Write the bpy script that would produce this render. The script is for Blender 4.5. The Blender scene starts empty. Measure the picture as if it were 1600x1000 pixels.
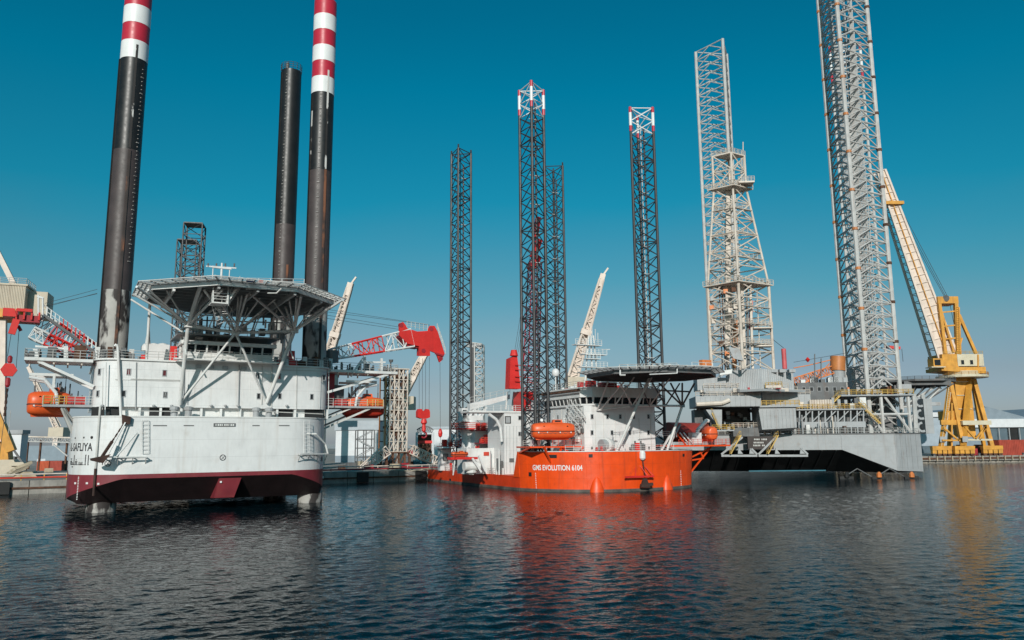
import bpy, math, random
from mathutils import Vector, Matrix
random.seed(7)
scene = bpy.context.scene
COL = scene.collection
# ------------------------------------------------------------------ camera
FPX, HCAM = 1200.0, 8.8
PITCH, ROLL = math.atan(190/1200.0), math.radians(.45)
_c, _s = math.cos(PITCH), math.sin(PITCH)
FW = Vector((0, _c, _s)); _up = Vector((0, -_s, _c)); _r = Vector((1, 0, 0))
CR = _r*math.cos(ROLL) - _up*math.sin(ROLL)
CU = _up*math.cos(ROLL) + _r*math.sin(ROLL)
cam_d = bpy.data.cameras.new('camera'); cam = bpy.data.objects.new('camera', cam_d); COL.objects.link(cam)
cam_d.sensor_width = 36; cam_d.lens = 36*FPX/1600; cam_d.clip_start = .5; cam_d.clip_end = 12000
m = Matrix.Identity(4)
for i in range(3):
    m[i][0] = CR[i]; m[i][1] = CU[i]; m[i][2] = -FW[i]
m[2][3] = HCAM
cam.matrix_world = m
scene.camera = cam
# ------------------------------------------------------------------ world, sun, exposure
SUN_EL, SUN_AZ = math.radians(23), math.radians(4)      # sun behind the camera, a little to its left
world = bpy.data.worlds.new('World'); scene.world = world; world.use_nodes = True
wn, wl = world.node_tree.nodes, world.node_tree.links
wn.clear()
wo = wn.new('ShaderNodeOutputWorld'); bg = wn.new('ShaderNodeBackground'); sky = wn.new('ShaderNodeTexSky')
sky.sky_type = 'NISHITA'; sky.sun_disc = False; sky.sun_elevation = SUN_EL; sky.sun_rotation = math.pi + SUN_AZ
sky.altitude = 0; sky.air_density = 1.0; sky.dust_density = .6; sky.ozone_density = 3.0
tc = wn.new('ShaderNodeTexCoord'); sp = wn.new('ShaderNodeSeparateXYZ'); wl.new(tc.outputs['Generated'], sp.inputs[0])
rp = wn.new('ShaderNodeValToRGB')       # colour cast of this air by height over the horizon, the same all round
for i_, (p_, c_) in enumerate(((.015, (.66, .74, 1.02)), (.074, (.68, .69, .76)), (.136, (.64, .81, .76)), (.197, (.38, .90, .82)), (.30, (.07, 1.0, .95)), (.427, (.004, 1.03, 1.01)), (.512, (.003, .96, .96)), (1, (.003, .85, .9)))):
    e_ = rp.color_ramp.elements[i_] if i_ < 2 else rp.color_ramp.elements.new(p_)
    e_.position = p_; e_.color = (*c_, 1)
ml = wn.new('ShaderNodeMix'); ml.data_type = 'RGBA'; ml.blend_type = 'MULTIPLY'; ml.inputs[0].default_value = 1
nw = wn.new('ShaderNodeTexNoise'); nw.inputs['Scale'].default_value = 2.2; nw.inputs['Detail'].default_value = 5; mv = wn.new('ShaderNodeVectorMath'); mv.operation = 'MULTIPLY'; mv.inputs[1].default_value = (1, 1, 3.2)
wl.new(tc.outputs['Generated'], mv.inputs[0]); wl.new(mv.outputs[0], nw.inputs['Vector'])
mr = wn.new('ShaderNodeMapRange'); mr.inputs[1].default_value = .3; mr.inputs[2].default_value = .7; mr.inputs[3].default_value = .022; mr.inputs[4].default_value = -.022; wl.new(nw.outputs['Fac'], mr.inputs[0])
ad = wn.new('ShaderNodeMath'); wl.new(sp.outputs[2], ad.inputs[0]); wl.new(mr.outputs[0], ad.inputs[1])     # thin uneven haze layers
wl.new(ad.outputs[0], rp.inputs[0]); wl.new(sky.outputs[0], ml.inputs[6]); wl.new(rp.outputs[0], ml.inputs[7]); wl.new(ml.outputs[2], bg.inputs[0]); wl.new(bg.outputs[0], wo.inputs[0])
bg.inputs[1].default_value = .08
sd = bpy.data.lights.new('sun', 'SUN'); sd.energy = 3.6; sd.angle = math.radians(.53); sd.color = (1.0, .955, .89)
sun = bpy.data.objects.new('sun', sd); COL.objects.link(sun)
to_sun = Vector((-math.sin(SUN_AZ)*math.cos(SUN_EL), -math.cos(SUN_AZ)*math.cos(SUN_EL), math.sin(SUN_EL)))
sun.rotation_euler = to_sun.to_track_quat('Z', 'Y').to_euler(); sun.location = (0, -50, 120)
vs = scene.view_settings; vs.view_transform = 'Standard'; vs.look = 'None'; vs.exposure = 0; vs.gamma = 1; vs.use_curve_mapping = False
scene.cycles.max_bounces = 6; scene.cycles.diffuse_bounces = 3; scene.cycles.glossy_bounces = 3
scene.cycles.use_denoising = True

# ------------------------------------------------------------------ frames: a place's own axes (x along its front, y away from the viewer)
def ray(px, py): return FW*FPX + CR*(px-800) + CU*(500-py)
class Frame:
    def __init__(s, x, y, deg):
        a = math.radians(deg); s.o = Vector((x, y, 0)); s.rz = a
        s.u = Vector((math.cos(a), math.sin(a), 0)); s.v = Vector((-math.sin(a), math.cos(a), 0))
    def __call__(s, px, py, v=None, u=None, z=None):
        d = ray(px, py); o = Vector((0, 0, HCAM)) - s.o
        if v is not None: t = (v - o.dot(s.v))/d.dot(s.v)
        elif u is not None: t = (u - o.dot(s.u))/d.dot(s.u)
        else: t = (z-HCAM)/d.z
        p = o + d*t
        return Vector((p.dot(s.u), p.dot(s.v), p.z))
    def w(s, a, b, z=0): return s.o + s.u*a + s.v*b + Vector((0, 0, z))

# ------------------------------------------------------------------ materials
MATS = {}
def mat(name, col, rough=.55, metal=0., var=.12, scale=.5, streak=0., scol=(.16, .07, .035), seam=0., bump=.0, grime=0., coat=0., spec=.5, patch=None):
    if name in MATS: return MATS[name]
    M = bpy.data.materials.new(name); M.use_nodes = True
    nt = M.node_tree; N, L = nt.nodes, nt.links
    b = N['Principled BSDF']; b.inputs['Roughness'].default_value = rough; b.inputs['Metallic'].default_value = metal
    b.inputs['Specular IOR Level'].default_value = spec
    if coat: b.inputs['Coat Weight'].default_value = coat
    geo = N.new('ShaderNodeNewGeometry')
    def noise(sc, vec, det=4):
        mp = N.new('ShaderNodeVectorMath'); mp.operation = 'MULTIPLY'; mp.inputs[1].default_value = vec
        L.new(geo.outputs['Position'], mp.inputs[0])
        n = N.new('ShaderNodeTexNoise'); n.inputs['Scale'].default_value = sc; n.inputs['Detail'].default_value = det
        L.new(mp.outputs[0], n.inputs['Vector']); return n.outputs['Fac']
    def ramp(src, lo, hi):
        r = N.new('ShaderNodeMapRange'); r.inputs[1].default_value = lo; r.inputs[2].default_value = hi; L.new(src, r.inputs[0]); return r.outputs[0]
    def mix(fac, a, bcol, mode='MIX'):
        x = N.new('ShaderNodeMix'); x.data_type = 'RGBA'; x.blend_type = mode
        if isinstance(fac, float): x.inputs[0].default_value = fac
        else: L.new(fac, x.inputs[0])
        for k, q in ((6, a), (7, bcol)):
            if isinstance(q, tuple): x.inputs[k].default_value = (*q, 1)
            else: L.new(q, x.inputs[k])
        return x.outputs[2]
    def mul(src, k):
        x = N.new('ShaderNodeMath'); x.operation = 'MULTIPLY'; x.inputs[1].default_value = k; L.new(src, x.inputs[0]); return x.outputs[0]
    dk = tuple(max(0, c*(1-var*1.6)) for c in col); lt = tuple(min(1, c*(1+var*.7)) for c in col)
    c = mix(ramp(noise(scale, (1, 1, 1), 6), .3, .7), dk, lt)
    if patch:       # flaked areas of another colour
        pc, ps, plo, phi_ = patch
        c = mix(ramp(noise(ps, (1, 1, .45), 8), plo, phi_), c, pc)
    if streak:      # rust and dirt runs
        f = ramp(noise(1.0, (1.3, 1.3, .07), 5), .56, .74)
        c = mix(mul(f, streak), c, scol)
        f2 = ramp(noise(.9, (.6, .6, .6), 8), .62, .75)
        c = mix(mul(f2, streak*.9), c, scol)
    if grime:
        f = ramp(noise(3.0, (1, 1, .3), 6), .5, .8); c = mix(mul(f, grime), c, (.05, .045, .04))
    if seam:        # plate seams
        sx = N.new('ShaderNodeSeparateXYZ'); L.new(geo.outputs['Position'], sx.inputs[0])
        fr = N.new('ShaderNodeMath'); fr.operation = 'FRACT'; L.new(mul(sx.outputs[2], 1/2.35), fr.inputs[0])
        lt_ = N.new('ShaderNodeMath'); lt_.operation = 'LESS_THAN'; lt_.inputs[1].default_value = .022; L.new(fr.outputs[0], lt_.inputs[0])
        c = mix(mul(lt_.outputs[0], seam), c, tuple(q*.45 for q in col))
    L.new(c, b.inputs['Base Color'])
    rr = N.new('ShaderNodeMapRange'); rr.inputs[3].default_value = max(.05, rough-.12); rr.inputs[4].default_value = min(1, rough+.15)
    L.new(noise(1.7, (1, 1, 1), 5), rr.inputs[0]); L.new(rr.outputs[0], b.inputs['Roughness'])
    if bump:
        bp = N.new('ShaderNodeBump'); bp.inputs['Strength'].default_value = bump; bp.inputs['Distance'].default_value = .11
        L.new(noise(.55, (1, 1, 1), 3), bp.inputs['Height']); L.new(bp.outputs[0], b.inputs['Normal'])
    MATS[name] = M; return M

WHITE = mat('white_paint', (.71, .71, .70), .42, var=.05, streak=.24, scol=(.42, .34, .27), seam=.3, bump=.5, grime=.08)
WHITE2 = mat('white_fittings', (.72, .72, .70), .5, var=.08, streak=.22, scol=(.36, .24, .15), grime=.1)
TRUSSW = mat('helideck_white', (.70, .70, .68), .5, var=.1, streak=.3, scol=(.3, .2, .13))
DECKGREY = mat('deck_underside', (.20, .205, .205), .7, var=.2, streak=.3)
RAILM = mat('railing_paint', (.58, .57, .54), .6, var=.15, streak=.3)
RAILY = mat('railing_yellow', (.62, .40, .10), .6, var=.2, streak=.3)
RAILR = mat('railing_red', (.62, .06, .03), .55, var=.2)
ANTIF = mat('antifouling_red', (.215, .026, .036), .5, var=.14, streak=.2, scol=(.28, .08, .05), bump=.3)
LEGBLK = mat('leg_black', (.014, .012, .011), .42, var=.25, bump=.1)
LEGBRN = mat('leg_brown', (.062, .046, .044), .5, var=.14, bump=.1)
LEGRED = mat('leg_red', (.50, .022, .045), .4, var=.06)
LEGWHT = mat('leg_white', (.78, .78, .765), .4, var=.04)
LEGBARE = mat('leg_flaked', (.42, .40, .37), .7, var=.15, patch=((.035, .028, .026), .75, .47, .56))
SCRAPE = mat('leg_scrape', (.03, .025, .023), .6, var=.2, patch=((.62, .6, .57), .55, .5, .53))
RUSTSTR = mat('leg_rust', (.05, .036, .032), .7, var=.2, patch=((.23, .09, .045), .45, .48, .58))
CRED = mat('crane_red', (.66, .028, .022), .42, var=.12, streak=.2, scol=(.25, .02, .02))
CREDD = mat('crane_dark_red', (.34, .02, .03), .5, var=.15)
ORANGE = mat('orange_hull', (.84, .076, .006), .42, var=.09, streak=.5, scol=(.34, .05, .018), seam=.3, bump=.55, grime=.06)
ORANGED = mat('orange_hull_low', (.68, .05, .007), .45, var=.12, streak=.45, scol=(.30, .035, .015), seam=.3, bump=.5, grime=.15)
BOOT = mat('waterline_growth', (.12, .10, .085), .8, var=.4)
BOATO = mat('lifeboat_orange', (.80, .12, .028), .38, var=.1, streak=.2, scol=(.45, .06, .02))
BOATR = mat('lifeboat_red_underside', (.52, .045, .025), .4, var=.1)
STEELD = mat('truss_dark', (.040, .040, .043), .5, var=.2)
STEELG = mat('truss_grey', (.53, .52, .50), .55, var=.12, streak=.35, scol=(.26, .13, .07))
STEELC = mat('truss_cream', (.66, .575, .49), .6, var=.12, streak=.4, scol=(.28, .15, .08))
BOOMC = mat('boom_cream', (.72, .60, .51), .55, var=.1, streak=.25, scol=(.35, .2, .1))
BEIGE = mat('beige_cladding', (.55, .47, .36), .6, var=.06, streak=.2)
GREYP = mat('grey_paint', (.36, .37, .375), .55, var=.07, streak=.35, scol=(.19, .12, .08), bump=.4, seam=.3, grime=.05)
GREYD = mat('grey_dark', (.13, .133, .135), .6, var=.2, streak=.3)
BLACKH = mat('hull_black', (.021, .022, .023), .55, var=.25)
YELLOW = mat('crane_yellow', (.68, .32, .045), .55, var=.16, streak=.5, scol=(.35, .15, .04))
YELLOWP = mat('crane_pale_panel', (.62, .55, .40), .5, var=.08, streak=.2)
ORGC = mat('crane_orange', (.72, .22, .06), .5, var=.12, streak=.3)
PINK = mat('stack_red', (.58, .10, .11), .5, var=.12)
BRONZE = mat('winch_bronze', (.55, .20, .06), .42, var=.15)
RUST = mat('rusty_steel', (.13, .06, .035), .85, var=.4, scale=1.2)
CHAINM = mat('chain_rust', (.07, .035, .027), .85, var=.4)
BLACK = mat('black_rubber', (.012, .012, .012), .6, var=.3)
GLASS = mat('dark_glass', (.012, .014, .016), .12, var=.2, spec=.6)
GLASSR = mat('reddish_glass', (.14, .025, .03), .2, var=.2)
CONC = mat('quay_concrete', (.33, .31, .28), .85, var=.2, grime=.4, bump=.4)
GROUND = mat('dock_ground', (.30, .27, .23), .9, var=.25, grime=.25)
SHEDW = mat('shed_white', (.66, .67, .68), .6, var=.05, streak=.12, scol=(.4, .38, .36))
SHEDB = mat('shed_blue_grey', (.22, .27, .31), .6, var=.08)
SHEDD = mat('shed_door_blue', (.10, .14, .165), .5, var=.12)
CABLE = mat('wire_rope', (.05, .05, .055), .6)
REDBOX = mat('red_box', (.50, .035, .03), .5, var=.12)
CONTR = mat('container_red', (.38, .06, .035), .6, var=.15, streak=.3)
TEALB = mat('teal_tarp', (.02, .14, .19), .6, var=.15)
TIMBER = mat('timber_pale', (.46, .38, .27), .8, var=.2)

# ------------------------------------------------------------------ geometry helpers
class MB:
    def __init__(s): s.v = []; s.f = []
    def add(s, vs_, fs):
        n = len(s.v); s.v += [tuple(p) for p in vs_]; s.f += [tuple(i+n for i in f) for f in fs]; return s
    def hexa(s, p):     # 4 bottom, 4 top
        return s.add(p, [(3, 2, 1, 0), (4, 5, 6, 7), (0, 1, 5, 4), (1, 2, 6, 5), (2, 3, 7, 6), (3, 0, 4, 7)])
    def box(s, lo, hi):
        (a, b, c), (d, e, f) = lo, hi
        return s.hexa([(a, b, c), (d, b, c), (d, e, c), (a, e, c), (a, b, f), (d, b, f), (d, e, f), (a, e, f)])
    def bar(s, p, q, w, h=None):
        p, q = Vector(p), Vector(q); h = h or w; d = (q-p)
        if d.length < 1e-5: return s
        d.normalize(); up = Vector((0, 0, 1)) if abs(d.z) < .95 else Vector((0, 1, 0))
        x = d.cross(up).normalized()*w/2; y = x.cross(d).normalized()*h/2
        return s.hexa([p-x-y, p+x-y, p+x+y, p-x+y, q-x-y, q+x-y, q+x+y, q-x+y])
    def tube(s, p, q, r, n=8, r2=None):
        p, q = Vector(p), Vector(q); d = q-p; r2 = r if r2 is None else r2
        if d.length < 1e-5: return s
        d.normalize(); up = Vector((0, 0, 1)) if abs(d.z) < .95 else Vector((0, 1, 0))
        x = d.cross(up).normalized(); y = d.cross(x).normalized()
        vs_ = []
        for k in range(n):
            a = 2*math.pi*k/n; o = x*math.cos(a)+y*math.sin(a); vs_ += [p+o*r, q+o*r2]
        fs = [(2*k, 2*((k+1) % n), 2*((k+1) % n)+1, 2*k+1) for k in range(n)]
        fs += [tuple(2*k for k in range(n))[::-1], tuple(2*k+1 for k in range(n))]
        return s.add(vs_, fs)
    def path(s, pts, r, n=6):
        for a, b in zip(pts, pts[1:]): s.tube(a, b, r, n)
        return s
    def prism(s, poly, z0, z1, cap=True):
        n = len(poly); vs_ = [(x, y, z0) for x, y in poly]+[(x, y, z1) for x, y in poly]
        fs = [(k, (k+1) % n, n+(k+1) % n, n+k) for k in range(n)]
        if cap: fs += [tuple(range(n))[::-1], tuple(range(n, 2*n))]
        return s.add(vs_, fs)
    def loft(s, rings, close=True, cap=True):
        n = len(rings[0]); vs_ = [p for r in rings for p in r]; fs = []
        for i in range(len(rings)-1):
            for k in range(n if close else n-1):
                fs.append((i*n+k, i*n+(k+1) % n, (i+1)*n+(k+1) % n, (i+1)*n+k))
        if cap: fs += [tuple(range(n))[::-1], tuple(range((len(rings)-1)*n, len(rings)*n))]
        return s.add(vs_, fs)
    def lathe(s, c, prof, n=16):
        c = Vector(c); return s.loft([[c+Vector((r*math.cos(2*math.pi*k/n), r*math.sin(2*math.pi*k/n), z)) for k in range(n)] for r, z in prof])
    def plate(s, pts, nrm, t):   # polygon with thickness along nrm
        nrm = Vector(nrm); n = len(pts); a = [Vector(p) for p in pts]
        return s.add(a+[p+nrm*t for p in a], [tuple(range(n))[::-1], tuple(range(n, 2*n))]+[(k, (k+1) % n, n+(k+1) % n, n+k) for k in range(n)])
    def build(s, name, mt, parent=None, smooth=False):
        me = bpy.data.meshes.new(name); me.from_pydata(s.v, [], s.f); me.update(); me.materials.append(mt)
        import bmesh
        bm = bmesh.new(); bm.from_mesh(me); bmesh.ops.recalc_face_normals(bm, faces=bm.faces); bm.to_mesh(me); bm.free()
        if smooth:
            me.polygons.foreach_set('use_smooth', [True]*len(me.polygons))
            try: me.set_sharp_from_angle(angle=math.radians(38))
            except Exception: pass
        return link(name, me, parent)
def link(name, me, parent):
    o = bpy.data.objects.new(name, me); COL.objects.link(o)
    if parent is not None: o.parent = parent
    return o
UNIT = {}
def member(name, p, q, r, mt, parent, n=6, sq=False):
    """one straight tube or beam between two points, sharing its mesh with every other of the same material"""
    key = (mt.name, n, sq)
    if key not in UNIT:
        b = MB(); (b.box((-1, -1, 0), (1, 1, 1)) if sq else b.tube((0, 0, 0), (0, 0, 1), 1, n))
        o = b.build('member', mt, None, not sq); UNIT[key] = o.data; bpy.data.objects.remove(o)
    p, q = Vector(p), Vector(q); d = q-p
    o = link(name, UNIT[key], parent)
    o.matrix_local = Matrix.LocRotScale(p, d.to_track_quat('Z', 'Y'), Vector((r, r, d.length))); return o
def empty(name, parent=None, loc=(0, 0, 0), rz=0):
    o = bpy.data.objects.new(name, None); o.empty_display_size = .5; COL.objects.link(o); o.location = loc; o.rotation_euler = (0, 0, rz)
    if parent is not None: o.parent = parent
    return o
def tag(o, label=None, cat=None, group=None, kind=None):
    for k, q in (('label', label), ('category', cat), ('group', group), ('kind', kind)):
        if q: o[k] = q
    return o
def thing(name, label, cat, fr, group=None): return tag(empty(name, None, fr.o, fr.rz), label, cat, group)
def rail(mb, pts, h=1.1, sp=1.6, r=.035, rails=3):
    pts = [Vector(p) for p in pts]
    for a, b in zip(pts, pts[1:]):
        n = max(1, round((b-a).length/sp))
        for k in range(n+1): p = a.lerp(b, k/n); mb.tube(p, p+Vector((0, 0, h)), r, 4)
        for k in range(1, rails+1): dz = Vector((0, 0, h*k/rails)); mb.tube(a+dz, b+dz, r*.85, 4)
    return mb
def railing(pts, parent, mt=RAILM, **kw): return rail(MB(), pts, **kw).build('railing', mt, parent)
def ladder(p, q, parent, mt=WHITE2, w=.5, sp=.45, r=.03, out=(0, -1, 0)):
    p, q = Vector(p), Vector(q); d = (q-p).normalized(); x = d.cross(Vector(out)).normalized()*w/2; b = MB()
    b.tube(p-x, q-x, r, 4); b.tube(p+x, q+x, r, 4); n = int((q-p).length/sp)
    for k in range(n+1): c = p.lerp(q, k/max(1, n)); b.tube(c-x, c+x, r*.8, 4)
    return b.build('ladder', mt, parent)
def stairs(p, q, parent, mt, w=1.0, n=12):
    p, q = Vector(p), Vector(q); d = (q-p); h = Vector((d.x, d.y, 0)).normalized(); x = Vector((-h.y, h.x, 0))*w/2; b = MB()
    for s in (-1, 1):
        b.bar(p+x*s, q+x*s, .08, .25); b.tube(p+x*s+Vector((0, 0, 1)), q+x*s+Vector((0, 0, 1)), .035, 4)
        for k in range(0, n+1, 3): c = p.lerp(q, k/n)+x*s; b.tube(c, c+Vector((0, 0, 1)), .03, 4)
    for k in range(1, n): c = p.lerp(q, k/n); b.bar(c-x, c+x, .28, .05)
    return b.build('stairs', mt, parent)
def text_on(s, size, fn, mt, parent, name='lettering', xs=1.0):
    """lettering as real thin geometry; fn maps (x along the line, y up) to a point on the surface"""
    cu = bpy.data.curves.new(name, 'FONT'); cu.body = s; cu.size = size; cu.extrude = 0; cu.resolution_u = 3; cu.offset = size*.022
    o = bpy.data.objects.new(name, cu); COL.objects.link(o); bpy.context.view_layer.update()
    me = bpy.data.meshes.new_from_object(o); bpy.data.objects.remove(o)
    for v in me.vertices: v.co = fn(v.co.x*xs, v.co.y)
    me.materials.clear(); me.materials.append(mt); return link(name, me, parent)
def arc(cx, cy, r, a0, a1, n):
    return [(cx+r*math.cos(math.radians(a0+(a1-a0)*k/n)), cy+r*math.sin(math.radians(a0+(a1-a0)*k/n))) for k in range(n+1)]
def window(parent, c, w, h, nrm, mt=GLASS, fm=GREYP, fw=.09):
    """recessed pane with a proud frame on a wall whose outward normal is nrm"""
    nrm = Vector(nrm).normalized(); x = Vector((-nrm.y, nrm.x, 0)); z = Vector((0, 0, 1)); c = Vector(c); b = MB()
    def strip(x0, x1, z0, z1, o0, o1): b.hexa([c+x*a+z*zz+nrm*o for zz in (z0, z1) for a, o in ((x0, o0), (x1, o0), (x1, o1), (x0, o1))])
    strip(-w/2-fw, -w/2, -h/2-fw, h/2+fw, -.02, .07); strip(w/2, w/2+fw, -h/2-fw, h/2+fw, -.02, .07)
    strip(-w/2, w/2, -h/2-fw, -h/2, -.02, .07); strip(-w/2, w/2, h/2, h/2+fw, -.02, .07)
    f = b.build('window', fm, parent); b = MB(); strip(-w/2, w/2, -h/2, h/2, -.02, .015); b.build('pane', mt, f); return f
def tri_leg(parent, x, y, z0, z1, s, rot, bay, rc, rb, mt, pat='X', name='leg', top=None, hz=1, cut=None, label=None):
    """three-chord lattice leg; rot is the direction of chord 0 in degrees; cut: faces whose braces are joined"""
    leg = empty(name, parent); 
    if label: leg['label'] = label
    R = s/math.sqrt(3); C = [Vector((x+R*math.cos(math.radians(rot+120*k)), y+R*math.sin(math.radians(rot+120*k)), 0)) for k in range(3)]
    Z = lambda z: Vector((0, 0, z))
    ztop = z1-(top or 0)
    for c in C:
        member('chord', c+Z(z0), c+Z(ztop), rc, mt, leg, 8)
        if top:
            member('chord_tip', c+Z(ztop), c+Z(ztop+top*.24), rc*1.05, LEGRED, leg, 8); member('chord_tip', c+Z(ztop+top*.24), c+Z(z1-top*.2), rc*1.05, LEGWHT, leg, 8)
            member('chord_tip', c+Z(z1-top*.2), c+Z(z1+.2), rc*1.05, LEGRED, leg, 8)
    n = max(1, round((z1-z0)/bay)); h = (z1-z0)/n; mass = MB()
    for k in range(n):
        a, b = z0+k*h, z0+(k+1)*h
        mm = LEGWHT if top and a > ztop-h*.4 else mt
        for i in range(3):
            p, q = C[i], C[(i+1) % 3]; segs = []
            if pat == 'X': segs = [(p+Z(a), q+Z(b)), (q+Z(a), p+Z(b))]
            else: mid = (p+q)/2+Z(b); segs = [(p+Z(a), mid), (q+Z(a), mid)]
            if cut and i in cut and mm is mt:
                for A_, B_ in segs: mass.tube(A_, B_, rb, 6)
            else:
                for A_, B_ in segs: member('brace', A_, B_, rb, mm, leg)
            if hz and (k % hz == 0 or k == n-1):
                for zz in ([a] if k < n-1 else [a, b] if k % hz == 0 else [b]): member('girt', p+Z(zz), q+Z(zz), rb*1.05, mm, leg)
    if mass.v: tag(mass.build('rear_bracing', mt, leg), kind='stuff')
    return leg
def lattice(parent, p, q, w, h, n, rc, rl, mt, mt2=None, up=(0, 0, 1), taper=(1, 1), split=True, sect=None, name='boom'):
    """four-chord boom from p to q; sect(t) picks the material along it"""
    p, q = Vector(p), Vector(q); d = (q-p).normalized(); x = d.cross(Vector(up)).normalized(); y = x.cross(d).normalized()
    g = empty(name, parent); mass = MB()
    def c(i, t):
        f = taper[0]+(taper[1]-taper[0])*t
        return p.lerp(q, t)+x*(w/2*f*(-1 if i in (0, 3) else 1))+y*(h/2*f*(-1 if i < 2 else 1))
    for k in range(n):
        a, b = k/n, (k+1)/n; mm = sect((a+b)/2) if sect else mt
        for i in range(4):
            j = (i+1) % 4; member('chord', c(i, a), c(i, b), rc, mm, g)
            s, e = (c(i, a), c(j, b)) if k % 2 else (c(j, a), c(i, b))
            if split: member('lacing', s, e, rl, mm if not mt2 else mt2, g); member('lacing', c(i, b), c(j, b), rl, mm if not mt2 else mt2, g)
            else: mass.tube(s, e, rl, 5); mass.tube(c(i, b), c(j, b), rl, 5)
    if mass.v: mass.build('lacing', mt2 or mt, g)
    return g
# ------------------------------------------------------------------ water, quays, ground
def water_mat():
    M = bpy.data.materials.new('harbour_water'); M.use_nodes = True; N, L = M.node_tree.nodes, M.node_tree.links
    b = N['Principled BSDF']; b.inputs['Base Color'].default_value = (.002, .010, .014, 1); b.inputs['Roughness'].default_value = .06; b.inputs['IOR'].default_value = 1.33; b.inputs['Specular IOR Level'].default_value = .17
    geo = N.new('ShaderNodeNewGeometry')
    def nz(vec, sc, det, rot=0, dist=0):
        mp = N.new('ShaderNodeMapping'); mp.inputs['Scale'].default_value = vec; mp.inputs['Rotation'].default_value = (0, 0, math.radians(rot)); L.new(geo.outputs['Position'], mp.inputs[0])
        n = N.new('ShaderNodeTexNoise'); n.inputs['Scale'].default_value = sc; n.inputs['Detail'].default_value = det; n.inputs['Distortion'].default_value = dist
        L.new(mp.outputs[0], n.inputs['Vector']); return n.outputs['Fac']
    def ma(op, a, bb):
        x = N.new('ShaderNodeMath'); x.operation = op
        for k, q in enumerate((a, bb)):
            if isinstance(q, float): x.inputs[k].default_value = q
            else: L.new(q, x.inputs[k])
        return x.outputs[0]
    h = ma('ADD', ma('MULTIPLY', nz((.8, 1.1, 1), 1.9, 2, 14, .4), 1.0), ma('MULTIPLY', nz((.8, 1.2, 1), .7, 2, -10, .4), 1.1))
    h = ma('ADD', h, ma('MULTIPLY', nz((.9, 1.1, 1), 4.6, 2, 8, .3), .28))
    gust = N.new('ShaderNodeMapRange'); gust.inputs[1].default_value = .35; gust.inputs[2].default_value = .65; gust.inputs[3].default_value = .6; gust.inputs[4].default_value = 1.0
    L.new(nz((.6, 1.4, 1), .045, 3, 5), gust.inputs[0])
    bp = N.new('ShaderNodeBump'); bp.inputs['Distance'].default_value = .07; L.new(gust.outputs[0], bp.inputs['Strength']); L.new(h, bp.inputs['Height']); L.new(bp.outputs[0], b.inputs['Normal'])
    return M
import numpy as np
def water_sheet():
    """one sheet: wavelets as real relief near the ships, flat out to the horizon"""
    rs = np.random.RandomState(4)
    X0, X1, Y0, Y1, d = -104.0, 104.0, 18.0, 150.0, .23
    xs = np.arange(X0, X1+.01, d); ys = [Y0]
    while ys[-1] < Y1: ys.append(ys[-1]+max(.17, ys[-1]*.0052))
    ys = np.array(ys); nx, ny = len(xs), len(ys)
    X, Y_ = np.meshgrid(xs, ys); Z = np.zeros_like(X); step = np.maximum(d, np.maximum(.17, Y_*.0052))
    for k in range(60):
        lam = .5*(1.9/.5)**rs.rand()**1.2; th = math.radians(-75)+rs.randn()*.75; kk = 2*math.pi/lam
        Z += np.clip(lam/step/2.2, 0, 1)*SLOPE*lam/(2*math.pi)*np.sin(kk*(X*math.cos(th)+Y_*math.sin(th))+rs.rand()*6.28)
    Z += .2*np.maximum(Z, 0)
    Z *= .64+.36*np.sin(X*.031+1.3*np.sin(Y_*.045))*np.sin(Y_*.052+.6*np.sin(X*.04))
    edge = np.minimum(np.minimum(X-X0, X1-X), np.minimum(Y_-Y0, (Y1-Y_)*.3)); t = np.clip(edge/9, 0, 1); Z *= t*t*(3-2*t)
    co = np.stack([X, Y_, Z], -1).reshape(-1, 3)
    i = np.arange(nx*ny).reshape(ny, nx); q = np.stack([i[:-1, :-1], i[:-1, 1:], i[1:, 1:], i[1:, :-1]], -1).reshape(-1, 4)
    far = np.array([(-6000, -300, 0), (6000, -300, 0), (6000, 9000, 0), (-6000, 9000, 0)], float); n0 = len(co); co = np.vstack([co, far])
    xe, ye = xs[-1], ys[-1]
    loops = [list(i[0, :])+[n0+1, n0], list(i[:, -1])+[n0+2, n0+1], list(i[-1, ::-1])+[n0+3, n0+2], list(i[::-1, 0])+[n0, n0+3]]
    me = bpy.data.meshes.new('water'); me.from_pydata(co.tolist(), [], q.tolist()+[l[::-1] for l in loops]); me.update()
    me.polygons.foreach_set('use_smooth', [True]*len(me.polygons)); me.materials.append(water_mat())
    return link('water', me, None)
SLOPE = .024
tag(water_sheet(), kind='structure')
QA = math.radians(29.7)
QF = Frame(-30, 178, 29.7)      # quay edge frame: x along the edge
QZ = 2.4
def quay(name, pts, z=QZ):
    o = MB().prism(pts, -4, z).build(name, GROUND); return tag(o, kind='structure')
E0, E1 = QF.w(-270, 0), QF.w(62, 0)
quay('quay', [(E0.x, E0.y), (E1.x, E1.y), (24, 420), (-700, 420), (-700, -40)])
quay('quay_ground', [(112, 273), (330, 306), (700, 420), (700, 900), (-700, 900), (-700, 425), (30, 425), (112, 425)])
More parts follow.
